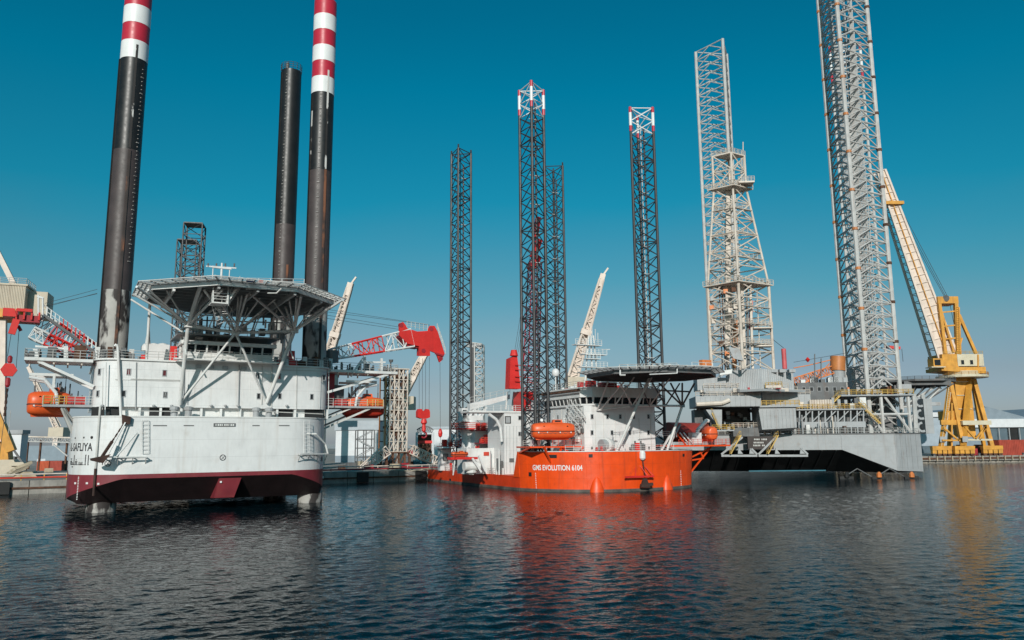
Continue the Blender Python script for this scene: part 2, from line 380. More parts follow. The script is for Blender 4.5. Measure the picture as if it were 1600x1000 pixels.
# quay edge: coping blocks, fender beams and pipe rails, on the stretches the ships leave open
for a, b, k in ((-110, -48, 0), (-38, 14, 1)):
    fr = QF
    w = tag(empty('quay_wall', None, fr.o, fr.rz), 'concrete quay wall with pipe rail %s' % ('left of the white vessel' if k == 0 else 'between white vessel and orange ship'), 'quay wall')
    x = a
    while x < b-.1:
        MB().box((x+.03, -.5, -1.2), (x+5.9, .6, QZ+.05)).build('coping_block', CONC, w); x += 6
    MB().bar((a, -.62, 1.1), (b, -.62, 1.1), .2, .35).build('fender_beam', RUST, w)
    MB().tube((a, -.55, QZ+.55), (b, -.55, QZ+.55), .16, 8).build('pipe', RAILR if k == 0 else CREDD, w)
    b2 = MB()
    MB().tube((a, -.3, QZ+1.15), (b, -.3, QZ+1.15), .13, 8).build('rail_pipe', STEELC, w)
    x = a+1
    while x < b:
        MB().bar((x, -.34, QZ), (x, -.34, QZ+1.1), .16).build('rail_post', RAILY if k == 0 else STEELC, w); x += 3.6
    x = a+4
    while x < b:
        MB().box((x, -1.25, .1), (x+2.6 if k else x+5, -.7, 2.3)).build('rubber_fender', BLACK, w); x += 14 if k else 30
w = tag(empty('quay_wall', None, (112, 273, 0), math.atan2(33, 218)), 'long low quay edge under the yellow crane', 'quay wall')
x = 0
while x < 200:
    MB().box((x+.04, -.9, .9), (x+7.9, .5, QZ+.04)).build('coping_block', CONC, w); x += 8
MB().bar((0, -1.1, 1.7), (200, -1.1, 1.7), .25, .7).build('fender_beam', RUST, w)
for k in range(0, 200, 3): MB().bar((k, -1.3, .8), (k, -1.3, QZ+.1), .35).build('fender_pile', TIMBER, w)
for k in range(4, 90, 9):
    MB().lathe((k, 1.4, QZ), [(.45, 0), (.35, .5), (.6, .8), (.3, 1.0)], 10).build('bollard', GREYD, w)

# ------------------------------------------------------------------ white jack-up vessel
A = Frame(-55, 105, 30)
V1 = thing('jack_up_vessel', 'big white jack-up vessel with dark red bottom, round black legs and helideck', 'ship', A)
ZB, ZW, ZR, ZD = 1.2, 5.0, 4.45, 12.45
outl = arc(2.9, 1, 7, 180, 270, 14) + arc(22.8, 1, 7, 270, 360, 14) + [(29.8, 26), (27, 28.5), (-1.5, 28.5), (-4.1, 26)]
hull = MB().prism(outl, ZW, ZD).build('hull', WHITE, V1, True)
low = []
for k, (x, y) in enumerate(outl):
    if k <= 14: t = k/14
    elif k <= 29: t = 1-(k-15)/14
    else: t = 0
    low.append((x, y, 1.8+(ZR-1.8)*min(1, t*1.1)**1.15))
b = MB(); n = len(outl)
b.loft([[(x, y, ZW) for x, y in outl], low], cap=False)
inner = [(max(-2.9, min(28.6, x)), max(-1.6, y), ZB) for x, y in outl]
lowh = b.build('lower_hull', ANTIF, V1, True); b = MB()
for k in range(n): b.add([low[k], low[(k+1) % n], inner[(k+1) % n], inner[k]], [(0, 1, 2, 3)])
b.add([(-2.9, -1.6, ZB), (28.6, -1.6, ZB), (28.6, 26, ZB), (-2.9, 26, ZB)], [(0, 1, 2, 3)])
b.build('hull_bottom', mat('bottom_shade_black', (.03, .016, .017), .6, var=.2), V1, True)  # underside shade put into the colour: near-black instead of the antifouling red
MB().hexa([(13.4, -5.0, 1.5), (16.0, -5.0, 1.5), (16.0, 3, 1.1), (13.4, 3, 1.1), (13.9, -5.7, 4.6), (16.9, -5.7, 4.6), (16.9, 3, 4.6), (13.9, 3, 4.6)]).build('skeg', ANTIF, V1)
# hull top lip
b = MB(); pts = [Vector((x, y, ZD)) for x, y in outl[:29]]
for p, q in zip(pts, pts[1:]): b.bar(p, q, .18, .16)
b.build('bulwark_lip', WHITE2, hull)
def on_hull(s, z, off=.02):
    """point on the curved hull side at arc length s from the start of the front left curve"""
    L = 0
    for (x0, y0), (x1, y1) in zip(outl, outl[1:29]):
        d = math.hypot(x1-x0, y1-y0)
        if s <= L+d or (x1, y1) == outl[28]:
            t = (s-L)/d; nx, ny = (y1-y0)/d, -(x1-x0)/d
            return Vector((x0+(x1-x0)*t+nx*off, y0+(y1-y0)*t+ny*off, z))
        L += d
def hull_s(px, z0):   # arc length on the hull under a viewing direction
    best = None
    for k in range(0, 420):
        p = on_hull(k*.1, z0); w_ = A.w(p.x, p.y, p.z)-Vector((0, 0, HCAM)); f = w_.dot(FW); x = 800+FPX*w_.dot(CR)/f
        if best is None or abs(x-px) < best[0]: best = (abs(x-px), k*.1)
    return best[1]
s0, s1 = hull_s(116, 9), hull_s(144, 9)
NAMEM = mat('lettering_dark', (.03, .03, .035), .5)
text_on('AL-SAFLIYA', 1.42, lambda x, y: on_hull(s1-.05-5.4+x*.77, 8.05+y, .015), NAMEM, hull)
b = MB()   # the same name in Arabic script, right to left
def stroke(pts, w=.13):
    for p, q in zip(pts, pts[1:]):
        P, Q = on_hull(s1-.35-p[0], 6.3+p[1], .02), on_hull(s1-.35-q[0], 6.3+q[1], .02); b.bar(P, Q, w, .03)
        b.box(P-Vector((.06, .06, .06)), P+Vector((.06, .02, .06)))
stroke([(0, 0), (0, 1.2)]); stroke([(.45, 1.2), (.45, 0), (1.0, 0)]); stroke([(1.0, 0), (1.0, .35)]); stroke([(1.0, 0), (1.25, 0), (1.25, .3)]); stroke([(1.25, 0), (1.55, 0), (1.55, .35)]); stroke([(1.55, 0), (2.1, 0)])
stroke([(2.1, 0), (2.1, .38), (2.4, .38), (2.4, 0)]); stroke([(2.25, .6), (2.32, .62)]); stroke([(2.4, 0), (2.8, 0), (2.8, 1.2)]); stroke([(2.8, 0), (3.15, 0), (3.15, .3)]); stroke([(3.1, -.3), (3.2, -.3)]); stroke([(3.3, -.3), (3.4, -.3)])
stroke([(3.15, 0), (3.6, 0), (3.6, .45), (3.9, .4), (3.85, 0), (3.6, 0)]); stroke([(3.65, .7), (3.72, .7)]); stroke([(3.82, .7), (3.9, .7)])
b.build('lettering', NAMEM, hull)
# thruster marks, portholes, slots
for px, py in ((168, 724), (348, 715), (503, 717)):
    s = hull_s(px, 6.6); c = on_hull(s, 0, .0); c1 = on_hull(s+.05, 0, .0); t = (c1-c).normalized(); nrm = Vector((t.y, -t.x, 0))
    z = A(px, py, v=c.y).z; c.z = z; up = Vector((0, 0, 1)); R = .42
    ring = [[c+(t*math.cos(q)+up*math.sin(q))*r_+nrm*.025 for q in [2*math.pi*k/16 for k in range(16)]] for r_ in (R, R*.76)]
    MB().loft(ring, True, False).build('thruster_mark', NAMEM, hull)
    for q in (45, 135):
        d = t*math.cos(math.radians(q))+up*math.sin(math.radians(q)); MB().bar(c-d*R*.7+nrm*.02, c+d*R*.7+nrm*.02, .14, .03).build('thruster_mark', NAMEM, hull)
for px in (117, 131, 143):
    s = hull_s(px, 9.4); c = on_hull(s, 9.75 if px != 117 else 9.7, -.05); d = on_hull(s, c.z, .03); MB().tube(c, d, .13 if px < 140 else .2, 10).build('porthole', BLACK, hull)
for px, w in ((250, 1.7), (295, 1.3), (400, 1.0), (444, 1.5)):
    p = A(px, 665, v=-6); MB().box((p.x-w/2, -6.03, p.z-.07), (p.x+w/2, -5.9, p.z+.07)).build('slot', GREYD, hull)
p = A(351, 664, v=-6)
f = MB().box((p.x-1.45, -6.06, p.z-.24), (p.x+1.45, -5.9, p.z+.24)).build('name_board', GREYD, hull)
for k in range(9): MB().box((p.x-1.2+k*.28, -6.09, p.z-.13), (p.x-1.2+k*.28+(.2 if k % 3 else .12), -6.058, p.z+.13)).build('name_mark', WHITE2, f)
s = hull_s(121, 3)
for k in range(15): q = on_hull(s, 1.9+k*.2, .03); MB().box(q-Vector((.06, .04, .05)), q+Vector((.06, .04, .05))).build('draught_mark', LEGWHT, lowh)
for px, py in ((117, 755), (135, 755), (153, 756), (345, 753), (509, 746), (518, 745)):
    if px == 345: q = Vector((14.9, -5.75, 3.6)); q = A(345, 753, v=-5.55)
    else: s = hull_s(px, 3); q = on_hull(s, 0, .02); q.z = A(px, py, v=q.y).z
    MB().box(q-Vector((.12, .1, .12)), q+Vector((.12, .05, .12))).build('sea_chest', LEGWHT, lowh)
# ladders down the bow, anchor racks, chain
for px in (227, 479):
    p, q = A(px, 657, v=-6.3), A(px, 708, v=-6.3); ladder(p, q, hull, w=.8, sp=.5, r=.045)
for side, (p0, p1) in enumerate((((160, 714), (230, 714)), ((468, 710), (508, 708)))):
    b = MB(); P, Q = A(*p0, v=-7.3), A(*p1, v=-7.0)
    if side: Q = Vector((29.2, -4.4, P.z)); P = Vector((24.3, -7.2, P.z))
    b.bar(P, Q, .16, .16); b.bar(P+Vector((.2, .9, 0)), Q+Vector((-.2, .9, 0)), .12)
    for t in (.02, .35, .68, .98):
        c = P.lerp(Q, t); b.bar(c, c+Vector((0, 1.4, 0)), .12); b.bar(c, c+Vector((0, 1.2, -1.0)), .1)
    if not side:
        b.tube(A(196, 660, v=-6.8), P+Vector((.5, -.1, .05)), .09, 6); b.tube(A(214, 676, v=-6.4), P+Vector((1.6, -.1, .05)), .1, 6)
    else:
        T = Q+Vector((-.4, 0, 1.4)); M_ = P.lerp(Q, .55)+Vector((0, 0, 2.9)); b.tube(Q, T, .13, 6); b.tube(T, M_, .13, 6); b.tube(M_, M_+Vector((-1.7, .4, .05)), .13, 6)
    b.build('anchor_rack', WHITE2, hull)
ch = empty('anchor_chain', V1)
P, Q = A(198, 655, v=-6.4), A(154, 722, v=-7.6); nl = 17
for k in range(nl):
    c = P.lerp(Q, k/nl); d = (Q-P)/nl; w = .2 if k % 2 else .07; h_ = .07 if k % 2 else .2
    MB().bar(c-d*.12, c+d*1.05, w if k < 9 else .34, h_ if k < 9 else .3).build('chain_link', CHAINM, ch)
MB().hexa([Q+Vector(o) for o in ((-.9, -.3, .2), (.5, -.3, -.15), (.5, .3, -.15), (-.9, .3, .2), (-1.0, -.3, .45), (1.3, -.3, .95), (1.3, .3, .95), (-1.0, .3, .45))]).build('anchor', CHAINM, ch)
MB().hexa([P+Vector(o) for o in ((-.5, -.25, -.6), (.4, -.25, -.6), (.4, .3, -.6), (-.5, .3, -.6), (-.6, -.2, .6), (.5, -.2, .3), (.5, .3, .3), (-.6, .3, .6))]).build('hawse_pipe', CHAINM, ch)
p = on_hull(hull_s(153, 8), 2.6, .22); q = p.copy(); q.z = 13.8
MB().tube(p, q, .13, 8).build('drain_pipe', RAILM, hull); MB().tube(p+Vector((0, 0, -.2)), p+Vector((0, 0, 3.2)), .15, 8).build('drain_pipe', CHAINM, hull)
# ------------------------------------------------------------------ deckhouse
HX0, HX1, HY, HZ0, HZ1 = -2.0, 29.6, -3.6, ZD, 20.0
hol = arc(HX0+3, HY+3, 3, 180, 270, 6)+arc(HX1-2.5, HY+2.5, 2.5, 270, 360, 6)+[(HX1, 22), (HX0, 22)]
house = MB().prism(hol, HZ0+1.35, HZ1).build('deckhouse', WHITE, V1, True)
hin = [(x+(.9 if x < 14 else -.9), y+(.9 if y < 9 else -.9)) for x, y in hol]
MB().prism(hin, HZ0, HZ0+1.36).build('lower_deckhouse', WHITE2, V1)
for px0, px1 in ((143, 186), (233, 266), (430, 457), (476, 503)):
    p, q = A(px0, 648, v=HY+.8), A(px1, 648, v=HY+.8)
    MB().box((p.x, HY+.7, HZ0+.05), (q.x, HY+.95, HZ0+1.28)).build('mooring_opening', BLACK, house)
for x in [HX0+.4+k*2.6 for k in range(13)]:
    y = HY+.35 if 1 < x < 27 else HY+1.6
    MB().bar((x, y, HZ0), (x, y, HZ0+1.35), .3).build('deck_post', WHITE2, house)
for px, py, k in ((201, 581, 1), (257, 583, 1), (193, 615, 0), (258, 617, 0), (402, 587, 0), (404, 619, 0), (436, 588, 1), (437, 619, 0), (487, 620, 0), (506, 590, 0), (150, 581, 0), (147, 615, 0)):
    p = A(px, py, v=HY); nr = (0, -1, 0)
    if px < 160: p = A(px, py, v=HY+1.4); p = Vector((HX0+3-3*math.sin(math.radians(55)), HY+3-3*math.cos(math.radians(55)), p.z)); nr = (-math.sin(math.radians(55)), -math.cos(math.radians(55)), 0)
    window(house, p, .38, .72, nr, GLASSR if k else GLASS, GREYP)
MB().box((A(180, 591, v=HY).x, HY-.08, 17.35), (A(281, 591, v=HY).x, HY+.02, 17.47)).build('rubbing_strip', WHITE2, house)
b = MB()
for k in range(30): b.box((HX0+3+k*.93, HY-.02, 13.83), (HX0+3+k*.93+.05, HY+.02, 19.9))
b.build('weld_seams', WHITE, house)
MB().path([A(189, 652, v=HY-.4), A(184, 542, v=HY-.4), A(182, 538, v=HY-.4), A(179, 541, v=HY-.4)], .17, 10).build('vent_pipe', WHITE2, house)
MB().path([A(164, 655, v=HY-.3), A(166, 566, v=HY-.3)], .07, 8).build('vent_pipe', WHITE2, house)
MB().path([A(372, 640, v=HY-.2), A(374, 570, v=HY-.2)], .09, 8).build('vent_pipe', GREYP, house)
for px in (272, 294, 400, 420):  # deck winches and mushroom vents behind the bulwark
    p = A(px, 648, v=-4.9); MB().lathe((p.x, -4.9, ZD), [(.45, 0), (.45, .9), (.6, .95), (.6, 1.35), (.3, 1.45)], 12).build('mushroom_vent', GREYP, V1)
for px in (160, 240, 268, 330, 352, 372, 448):
    p = A(px, 634, v=HY-.3); MB().lathe((p.x, HY-.35, p.z-.1), [(.06, -.1), (.22, .05), (.22, .2), (.08, .25)], 8).build('flood_lamp', GREYP, house)
MB().tube(A(205, 642, v=-5.5), A(282, 643, v=-5.5), .06, 6).build('bulwark_pipe', RAILM, V1); MB().tube(A(415, 643, v=-5.5), A(505, 647, v=-5.5), .06, 6).build('bulwark_pipe', RAILM, V1)
random.seed(31)
for px, y0, y1, r_ in ((160, 640, 575, .05), (212, 640, 566, .06), (287, 632, 568, .09), (293, 632, 600, .05), (409, 632, 570, .06), (424, 640, 572, .07), (463, 640, 574, .05), (513, 640, 575, .06)):
    MB().tube(A(px, y0, v=HY-.12), A(px+1, y1, v=HY-.12), r_, 6).build('wall_pipe', (WHITE2, RAILM, GREYP)[px % 3], house)
for px, py in ((330, 573), (352, 574), (381, 575), (310, 572)): p = A(px, py, v=HY-.15); MB().box((p.x-.35, HY-.35, p.z-.25), (p.x+.35, HY, p.z+.2)).build('junction_box', GREYP, house)
MB().bar(A(204, 592, v=HY-.1), A(282, 594, v=HY-.1), .12, .1).build('cable_tray', RAILM, house); MB().bar(A(440, 578, v=HY-.1), A(515, 580, v=HY-.1), .12, .1).build('cable_tray', RAILM, house)
# roof deck with railing
ro = [(x*1.0+(.25 if x > 14 else -.25), y-.25 if y < 9 else y+.25) for x, y in hol]
roof = MB().prism(ro, HZ1+.003, HZ1+.22).build('roof_deck', WHITE2, V1)
railing([(x, y, HZ1+.2) for x, y in ro[:14]], roof, RAILM, r=.04)
for px0, px1, py in ((40, 152, 556), (518, 612, 577)):
    P, Q = A(px0, py, v=.5), A(px1, py, v=.5); z = HZ1+.1
    lo, hi = (P.x, -2.2, z-.45), (Q.x, 3.5, z-.05)
    if px0 > 300: lo = (HX1+.3, -2.2, z-.45)
    else: hi = (HX0-.3, 3.5, z-.05)
    pl = MB().box(lo, hi).build('side_platform', WHITE2, V1)
    railing([(lo[0], lo[1], hi[2]), (hi[0], lo[1], hi[2])], pl, RAILM, r=.04); railing([(lo[0] if px0 < 300 else hi[0], lo[1], hi[2]), (lo[0] if px0 < 300 else hi[0], hi[1], hi[2])], pl, RAILM, r=.04)
    xs = -1 if px0 < 300 else 1; x0 = HX0 if px0 < 300 else HX1
    for yy in (-1.8, 3.1):
        MB().bar((x0, yy, z-3.6), ((lo[0] if xs < 0 else hi[0])-xs*1.5, yy, z-.5), .35).build('bracket', WHITE2, pl)
        for k in range(1, 5): MB().bar((x0+xs*k*1.6, yy, z-.85), (x0+xs*k*1.6, yy, z-.45), .18).build('stiffener', STEELC, pl)
    b = MB()
    for k in range(26):
        x = lo[0]+(hi[0]-lo[0])*random.random(); y = lo[1]+.5+4*random.random(); s = .15+.4*random.random(); b.box((x-s/2, y-s/2, hi[2]), (x+s/2, y+s/2, hi[2]+.3+1.1*random.random()))
    b.build('deck_gear', GREYD, pl)
# equipment on the roof deck
q = A(228, 562, v=2); r_ = A(264, 540, v=2)
tk = MB().box((q.x, 1, HZ1+.22), (r_.x, 5, r_.z)).build('tank_house', WHITE, V1)
for px in (232, 241, 255): p = A(px, 538, v=2); MB().lathe((p.x, 2.5, p.z-.9), [(.9, 0), (.9, .6), (.6, 1.0), (.1, 1.15)], 12).build('tank_dome', WHITE2, tk, True)
for px, py, w, h, mt in ((271, 546, 1.0, 2.2, CRED), (224, 556, .7, .8, CRED), (456, 545, .9, 2.4, CRED), (459, 556, 1.2, 1.0, REDBOX), (500, 558, 1.1, .9, REDBOX), (436, 560, .7, 1.0, CRED), (205, 559, .9, .9, GREYD), (190, 557, 1.2, 1.1, RUST), (170, 557, 1.3, 1.2, RUST), (470, 561, 1.5, .9, RUST), (447, 561, .6, 1.1, WHITE2)):
    p = A(px, py, v=-1.5); MB().hexa([(p.x-w/2, -2, HZ1+.22), (p.x+w/2, -2, HZ1+.22), (p.x+w/2, -1.2, HZ1+.22), (p.x-w/2, -1.2, HZ1+.22), (p.x-w*.42, -1.9, HZ1+.22+h), (p.x+w*.42, -1.9, HZ1+.22+h), (p.x+w*.42, -1.3, HZ1+.22+h), (p.x-w*.42, -1.3, HZ1+.22+h)]).build('deck_locker', mt, V1)
b = MB(); random.seed(3)
for k in range(70):
    x = HX0+1+random.random()*30; y = 0+random.random()*12; s = .2+.5*random.random(); b.box((x-s/2, y-s/2, HZ1+.22), (x+s/2, y+s/2, HZ1+.6+1.6*random.random()))
b.build('deck_gear', GREYP, V1)
# upper block behind the bridge, under the helideck
MB().box((9.5, 1, HZ1+.225), (21.5, 10, 24.4)).build('upper_deckhouse', WHITE2, V1)
# bridge
BX0, BX1 = A(292, 560, v=-4.6).x-.5, A(424, 560, v=-4.6).x+.2
zb0, zb1 = A(360, 552, v=-4.7).z, A(360, 541, v=-4.7).z
br = MB().prism([(BX0, -4.4), (BX1, -4.4), (BX1+.1, .99), (BX0, .99)], HZ1+.225, zb0).build('bridge', WHITE2, V1)
MB().prism([(BX0-.4, -5.1), (BX1+.4, -5.1), (BX1+.4, .98), (BX0-.4, .98)], zb1, zb1+.5).build('bridge_roof', WHITE2, br)
MB().prism([(BX0-.9, -5.4), (BX1+.7, -5.4), (BX1+.7, 4), (BX0-.9, 4)], zb1+1.3, zb1+1.5).build('monkey_island', GREYP, br)
railing([(BX0-.9, -5.4, zb1+1.5), (BX1+.7, -5.4, zb1+1.5)], br, r=.035)
n = 8; ww = (BX1-BX0)/n
for k in range(n+1): x = BX0+k*ww; MB().bar((x, -4.42, zb0), (x, -4.75, zb1), .22, .16).build('mullion', WHITE2, br)
for k in range(n):
    x0, x1 = BX0+k*ww+.1, BX0+(k+1)*ww-.1
    MB().plate([(x0, -4.45, zb0+.02), (x1, -4.45, zb0+.02), (x1, -4.72, zb1-.02), (x0, -4.72, zb1-.02)], (0, 1, 0), .06).build('pane', GLASS, br)
MB().box((BX0-1.2, -5.9, HZ1+.23), (BX1+.6, -4.42, HZ1+.42)).build('bridge_walkway', WHITE2, br); railing([(BX0-1.2, -5.85, HZ1+.42), (BX1+.6, -5.85, HZ1+.42)], br, r=.035)
# ------------------------------------------------------------------ helideck
hd = empty('helideck', V1); HC = Vector((14.75, -9.9)); ap = 11.6; HZ = 28.35
def octp(apo, rot=22.5): R = apo/math.cos(math.radians(22.5)); return [(HC.x+R*math.cos(math.radians(rot+45*k)), HC.y+R*math.sin(math.radians(rot+45*k))) for k in range(8)]
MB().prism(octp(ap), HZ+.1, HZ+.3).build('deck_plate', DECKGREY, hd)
pts = [Vector((x, y, HZ-.25)) for x, y in octp(ap-.15)]
for k in range(8): MB().bar(pts[k], pts[(k+1) % 8], .25, .5).build('edge_girder', TRUSSW, hd)
for k in range(-5, 6):       # underside girders
    y = HC.y+k*2.15; w = ap-.4 if abs(k*2.15) < 5 else ap-.4-(abs(k*2.15)-5)
    MB().bar((HC.x-w, y, HZ-.2), (HC.x+w, y, HZ-.2), .16, .4).build('girder', GREYP, hd)
for k in (-2, -1, 0, 1, 2):
    x = HC.x+k*4.6; w = ap-.4 if abs(k*4.6) < 5 else ap-.4-(abs(k*4.6)-5)
    MB().bar((x, HC.y-w, HZ-.5), (x, HC.y+w, HZ-.5), .3, .7).build('girder', TRUSSW if k == -2 else GREYP, hd)
# safety net: arms and slats around the edge
for k in range(8):
    o0, o1 = Vector((*octp(ap)[k], HZ+.1)), Vector((*octp(ap)[(k+1) % 8], HZ+.1)); i0, i1 = Vector((*octp(ap+1.5)[k], HZ+.32)), Vector((*octp(ap+1.5)[(k+1) % 8], HZ+.32))
    for t in range(0, 7): MB().bar(o0.lerp(o1, t/7), i0.lerp(i1, t/7), .13, .16).build('net_arm', TRUSSW, hd)
    for t in (.33, .66, 1): MB().bar(o0.lerp(i0, t), o1.lerp(i1, t), .1, .1).build('net_rail', RAILM, hd)
    n_ = 60; b = MB()
    for t in range(n_): b.bar(o0.lerp(o1, t/n_), i0.lerp(i1, t/n_), .03, .03)
    tag(b.build('safety_net', RAILM, hd), kind='stuff')
NL, NM, NR = A(294, 508, v=-8.6), A(368, 520, v=-8.6), A(460, 517, v=-8.6)
NL2, NR2 = NL+Vector((0, 6, .3)), NR+Vector((0, 6, .3))
FL, FR = A(281, 632, v=HY-.55), A(417, 629, v=HY-.55)
def strut(p, q, r, mt=TRUSSW): return member('strut', p, q, r, mt, hd, 10)
strut(NL, FL, .26); strut(NR, FR, .26); strut(NM, FL+Vector((.3, 0, .6)), .16); strut(NM, FR+Vector((-.2, 0, .3)), .16)
strut(NL, NM, .2); strut(NM, NR, .2); strut(NL, NL2, .16); strut(NR, NR2, .16); strut(NL2, NR2, .16)
strut(NL2, Vector((NL2.x, -2, 20.3)), .22); strut(NR2, Vector((NR2.x, -2, 20.3)), .22)
for fr_, xs in ((NL, (-7.0, 2.4)), (NR, (-2.0, 3.6))):
    for dx in xs:
        strut(fr_, Vector((fr_.x+dx, HC.y-9.5+(abs(dx) > 6)*3, HZ-.6)), .17); strut(fr_, Vector((fr_.x+dx, HC.y-1, HZ-.6)), .13)
strut(NL, A(315, 440, v=HC.y-9), .26); strut(NL, Vector((NL.x-5.6, HC.y-5, HZ-.6)), .15); strut(NL+Vector((-.4, 1, -.9)), Vector((NL.x-7, HC.y+3, HZ-.6)), .13)
strut(NR, A(465, 452, v=HC.y-8), .17); strut(NR, Vector((HC.x+ap-.9, HC.y-3, HZ-.6)), .16); strut(NR, A(390, 458, v=HC.y-8), .17)
strut(NM, Vector((NM.x-5.6, HC.y-8, HZ-.6)), .16); strut(NM, A(386, 460, v=HC.y-8.5), .14); strut(NM, Vector((NM.x+4.5, HC.y+4, HZ-.6)), .14); strut(NM, A(378, 462, v=HC.y-6), .12)
for k in range(4): strut(NL2.lerp(NR2, k/3), Vector((NL2.x+(NR2.x-NL2.x)*(k+.5)/3.5, HC.y+7, HZ-.5)), .12)
for fr_, tx in ((NL, (-3.5, .6, 4.6)), (NM, (-3.2, -1, 1.6, 3.6)), (NR, (-4.6, -2.6, 1.2))):
    for dx in tx: strut(fr_, Vector((fr_.x+dx, HC.y-4.5-1.5*random.random(), HZ-.6)), .105)
for a_, c_ in ((NL, NL2), (NR, NR2)): strut(a_+Vector((0, 0, -4)), c_+Vector((0, 0, 0)), .1); strut(a_, c_+Vector((0, 0, -3.6)), .1)
strut(NL+Vector((0, 3, .1)), NM+Vector((0, 3, .6)), .1); strut(NM+Vector((0, 3, .6)), NR+Vector((0, 3, .1)), .1)
for k in range(7): c_ = NL.lerp(NR, (k+.5)/7)+Vector((0, 2.5, .2)); strut(c_, c_+Vector((.7, -1.5, HZ-c_.z-.6)), .075)
for n_ in (NL, NM, NR): MB().box(n_-Vector((.5, .35, .3)), n_+Vector((.5, .35, .35))).build('node', TRUSSW, hd)
p = Vector((A(236, 470, v=-4).x, -3.4, 0)); strut(Vector((p.x, -3, HZ1+.2)), Vector((p.x-.2, -5, HZ-.5)), .18)
MB().tube(Vector((p.x, -3.3, 22.4)), Vector((p.x, -3.3, 24.4)), .35, 10, .15).build('fire_monitor', WHITE2, hd)
# access stair and landing under the front edge
L0, L1 = A(333, 474, v=HC.y-9), A(352, 450, v=HC.y-9)
MB().box((L0.x-.3, HC.y-10, L0.z-.1), (L1.x+.3, HC.y-7.6, L0.z+.05)).build('landing', TRUSSW, hd)
railing([(L0.x-.3, HC.y-10, L0.z+.05), (L1.x+.3, HC.y-10, L0.z+.05), (L1.x+.3, HC.y-7.6, L0.z+.05)], hd, TRUSSW, r=.05)
for x in (L0.x-.2, L1.x+.2): MB().bar((x, HC.y-9.9, L0.z), (x, HC.y-9.9, HZ), .16).build('hanger', TRUSSW, hd)
stairs((L1.x+.3, HC.y-9, L0.z), A(376, 445, v=HC.y-9.5), hd, TRUSSW, 1.1, 10); stairs(A(372, 517, v=-9.2), (L0.x+.6, HC.y-8.5, L0.z), hd, TRUSSW, 1.0, 12)
ladder(A(345, 505, v=HC.y-6), (L0.x+.5, HC.y-7.8, L0.z), hd, TRUSSW, .9, .5, .05)
MB().bar(A(385, 450, v=HC.y-11), A(475, 451, v=HC.y-8.5), .3, .35).build('catwalk', TRUSSW, hd); railing([A(385, 448, v=HC.y-11), A(475, 449, v=HC.y-8.5)], hd, TRUSSW, r=.045)
MB().path([A(418, 458, v=HC.y-12), A(432, 458, v=HC.y-12), A(440, 450, v=HC.y-12)], .09, 6).build('foam_pipe', RAILM, hd)
g_ = A(404, 440, v=HC.y-9)
for k in range(5): MB().box((g_.x-1+k*.9, HC.y-9.5, HZ+.3), (g_.x-.4+k*.9, HC.y-8.8, HZ+.75+.3*(k % 2))).build('fire_gear', (TRUSSW, CRED, GREYD)[k % 3], hd)
MB().box((A(384, 445, v=HC.y-12).x, HC.y-12.6, HZ+.05), (A(395, 445, v=HC.y-12).x, HC.y-12.25, HZ+.35)).build('sign_board', mat('sign_blue', (.03, .06, .16), .5), hd)
g_ = A(424, 434, v=HC.y-4); MB().box((g_.x-1.9, HC.y-4, HZ+.3), (g_.x+1.9, HC.y-2, HZ+1.7)).build('foam_skid', GREYP, hd)
railing([(g_.x-4, HC.y-4.2, HZ+.3), (g_.x+7, HC.y-4.2, HZ+.3)], hd, RAILM, r=.045)
for k in range(16):     # pipes, lamps and lockers hung below the deck
    p = A(300+150*random.random(), 515-30*random.random(), v=-2-3*random.random()); h_ = 1.0+2.2*random.random()
    MB().tube(p, p+Vector((0, 0, -h_)), .06+.1*random.random(), 6).build('hanging_pipe', (WHITE2, GREYP, GREYD)[k % 3], hd)
for k in range(10):
    p = A(308+14*k, 530-6*(k % 3), v=-3); MB().box(p, p+Vector((.5+.6*random.random(), .8, .5+.9*random.random()))).build('bridge_gear', (WHITE2, GREYP, WHITE2, GREYD)[k % 4], hd)
for (x0, y0, x1, y1) in ((300, 500, 460, 505), (310, 492, 450, 497)): MB().tube(A(x0, y0, v=-4), A(x1, y1, v=-4), .1, 6).build('pipe_run', GREYP, hd)
# radar mast above the deck
ms = empty('radar_mast', V1); p = A(346, 428, v=4); t = A(346, 411, v=4)
MB().tube((p.x, 4, 24.3), (p.x, 4, t.z), .28, 10, .14).build('mast_pole', WHITE2, ms)
MB().bar(A(322, 416, v=4), A(369, 419, v=4), .16, .2).build('yardarm', WHITE2, ms)
for px in (333, 359): q = A(px, 418, v=4); MB().tube(q, q+Vector((0, 0, -2.2)), .08, 6).build('stay', WHITE2, ms)
for px in (325, 338, 352, 366): q = A(px, 417, v=4); MB().tube(q, q+Vector((0, 0, .55)), .12, 6).build('antenna', GREYD, ms)
MB().box((p.x-1.4, 3.8, t.z-.9), (p.x+1.4, 4.1, t.z-.6)).build('radar_bar', WHITE2, ms)
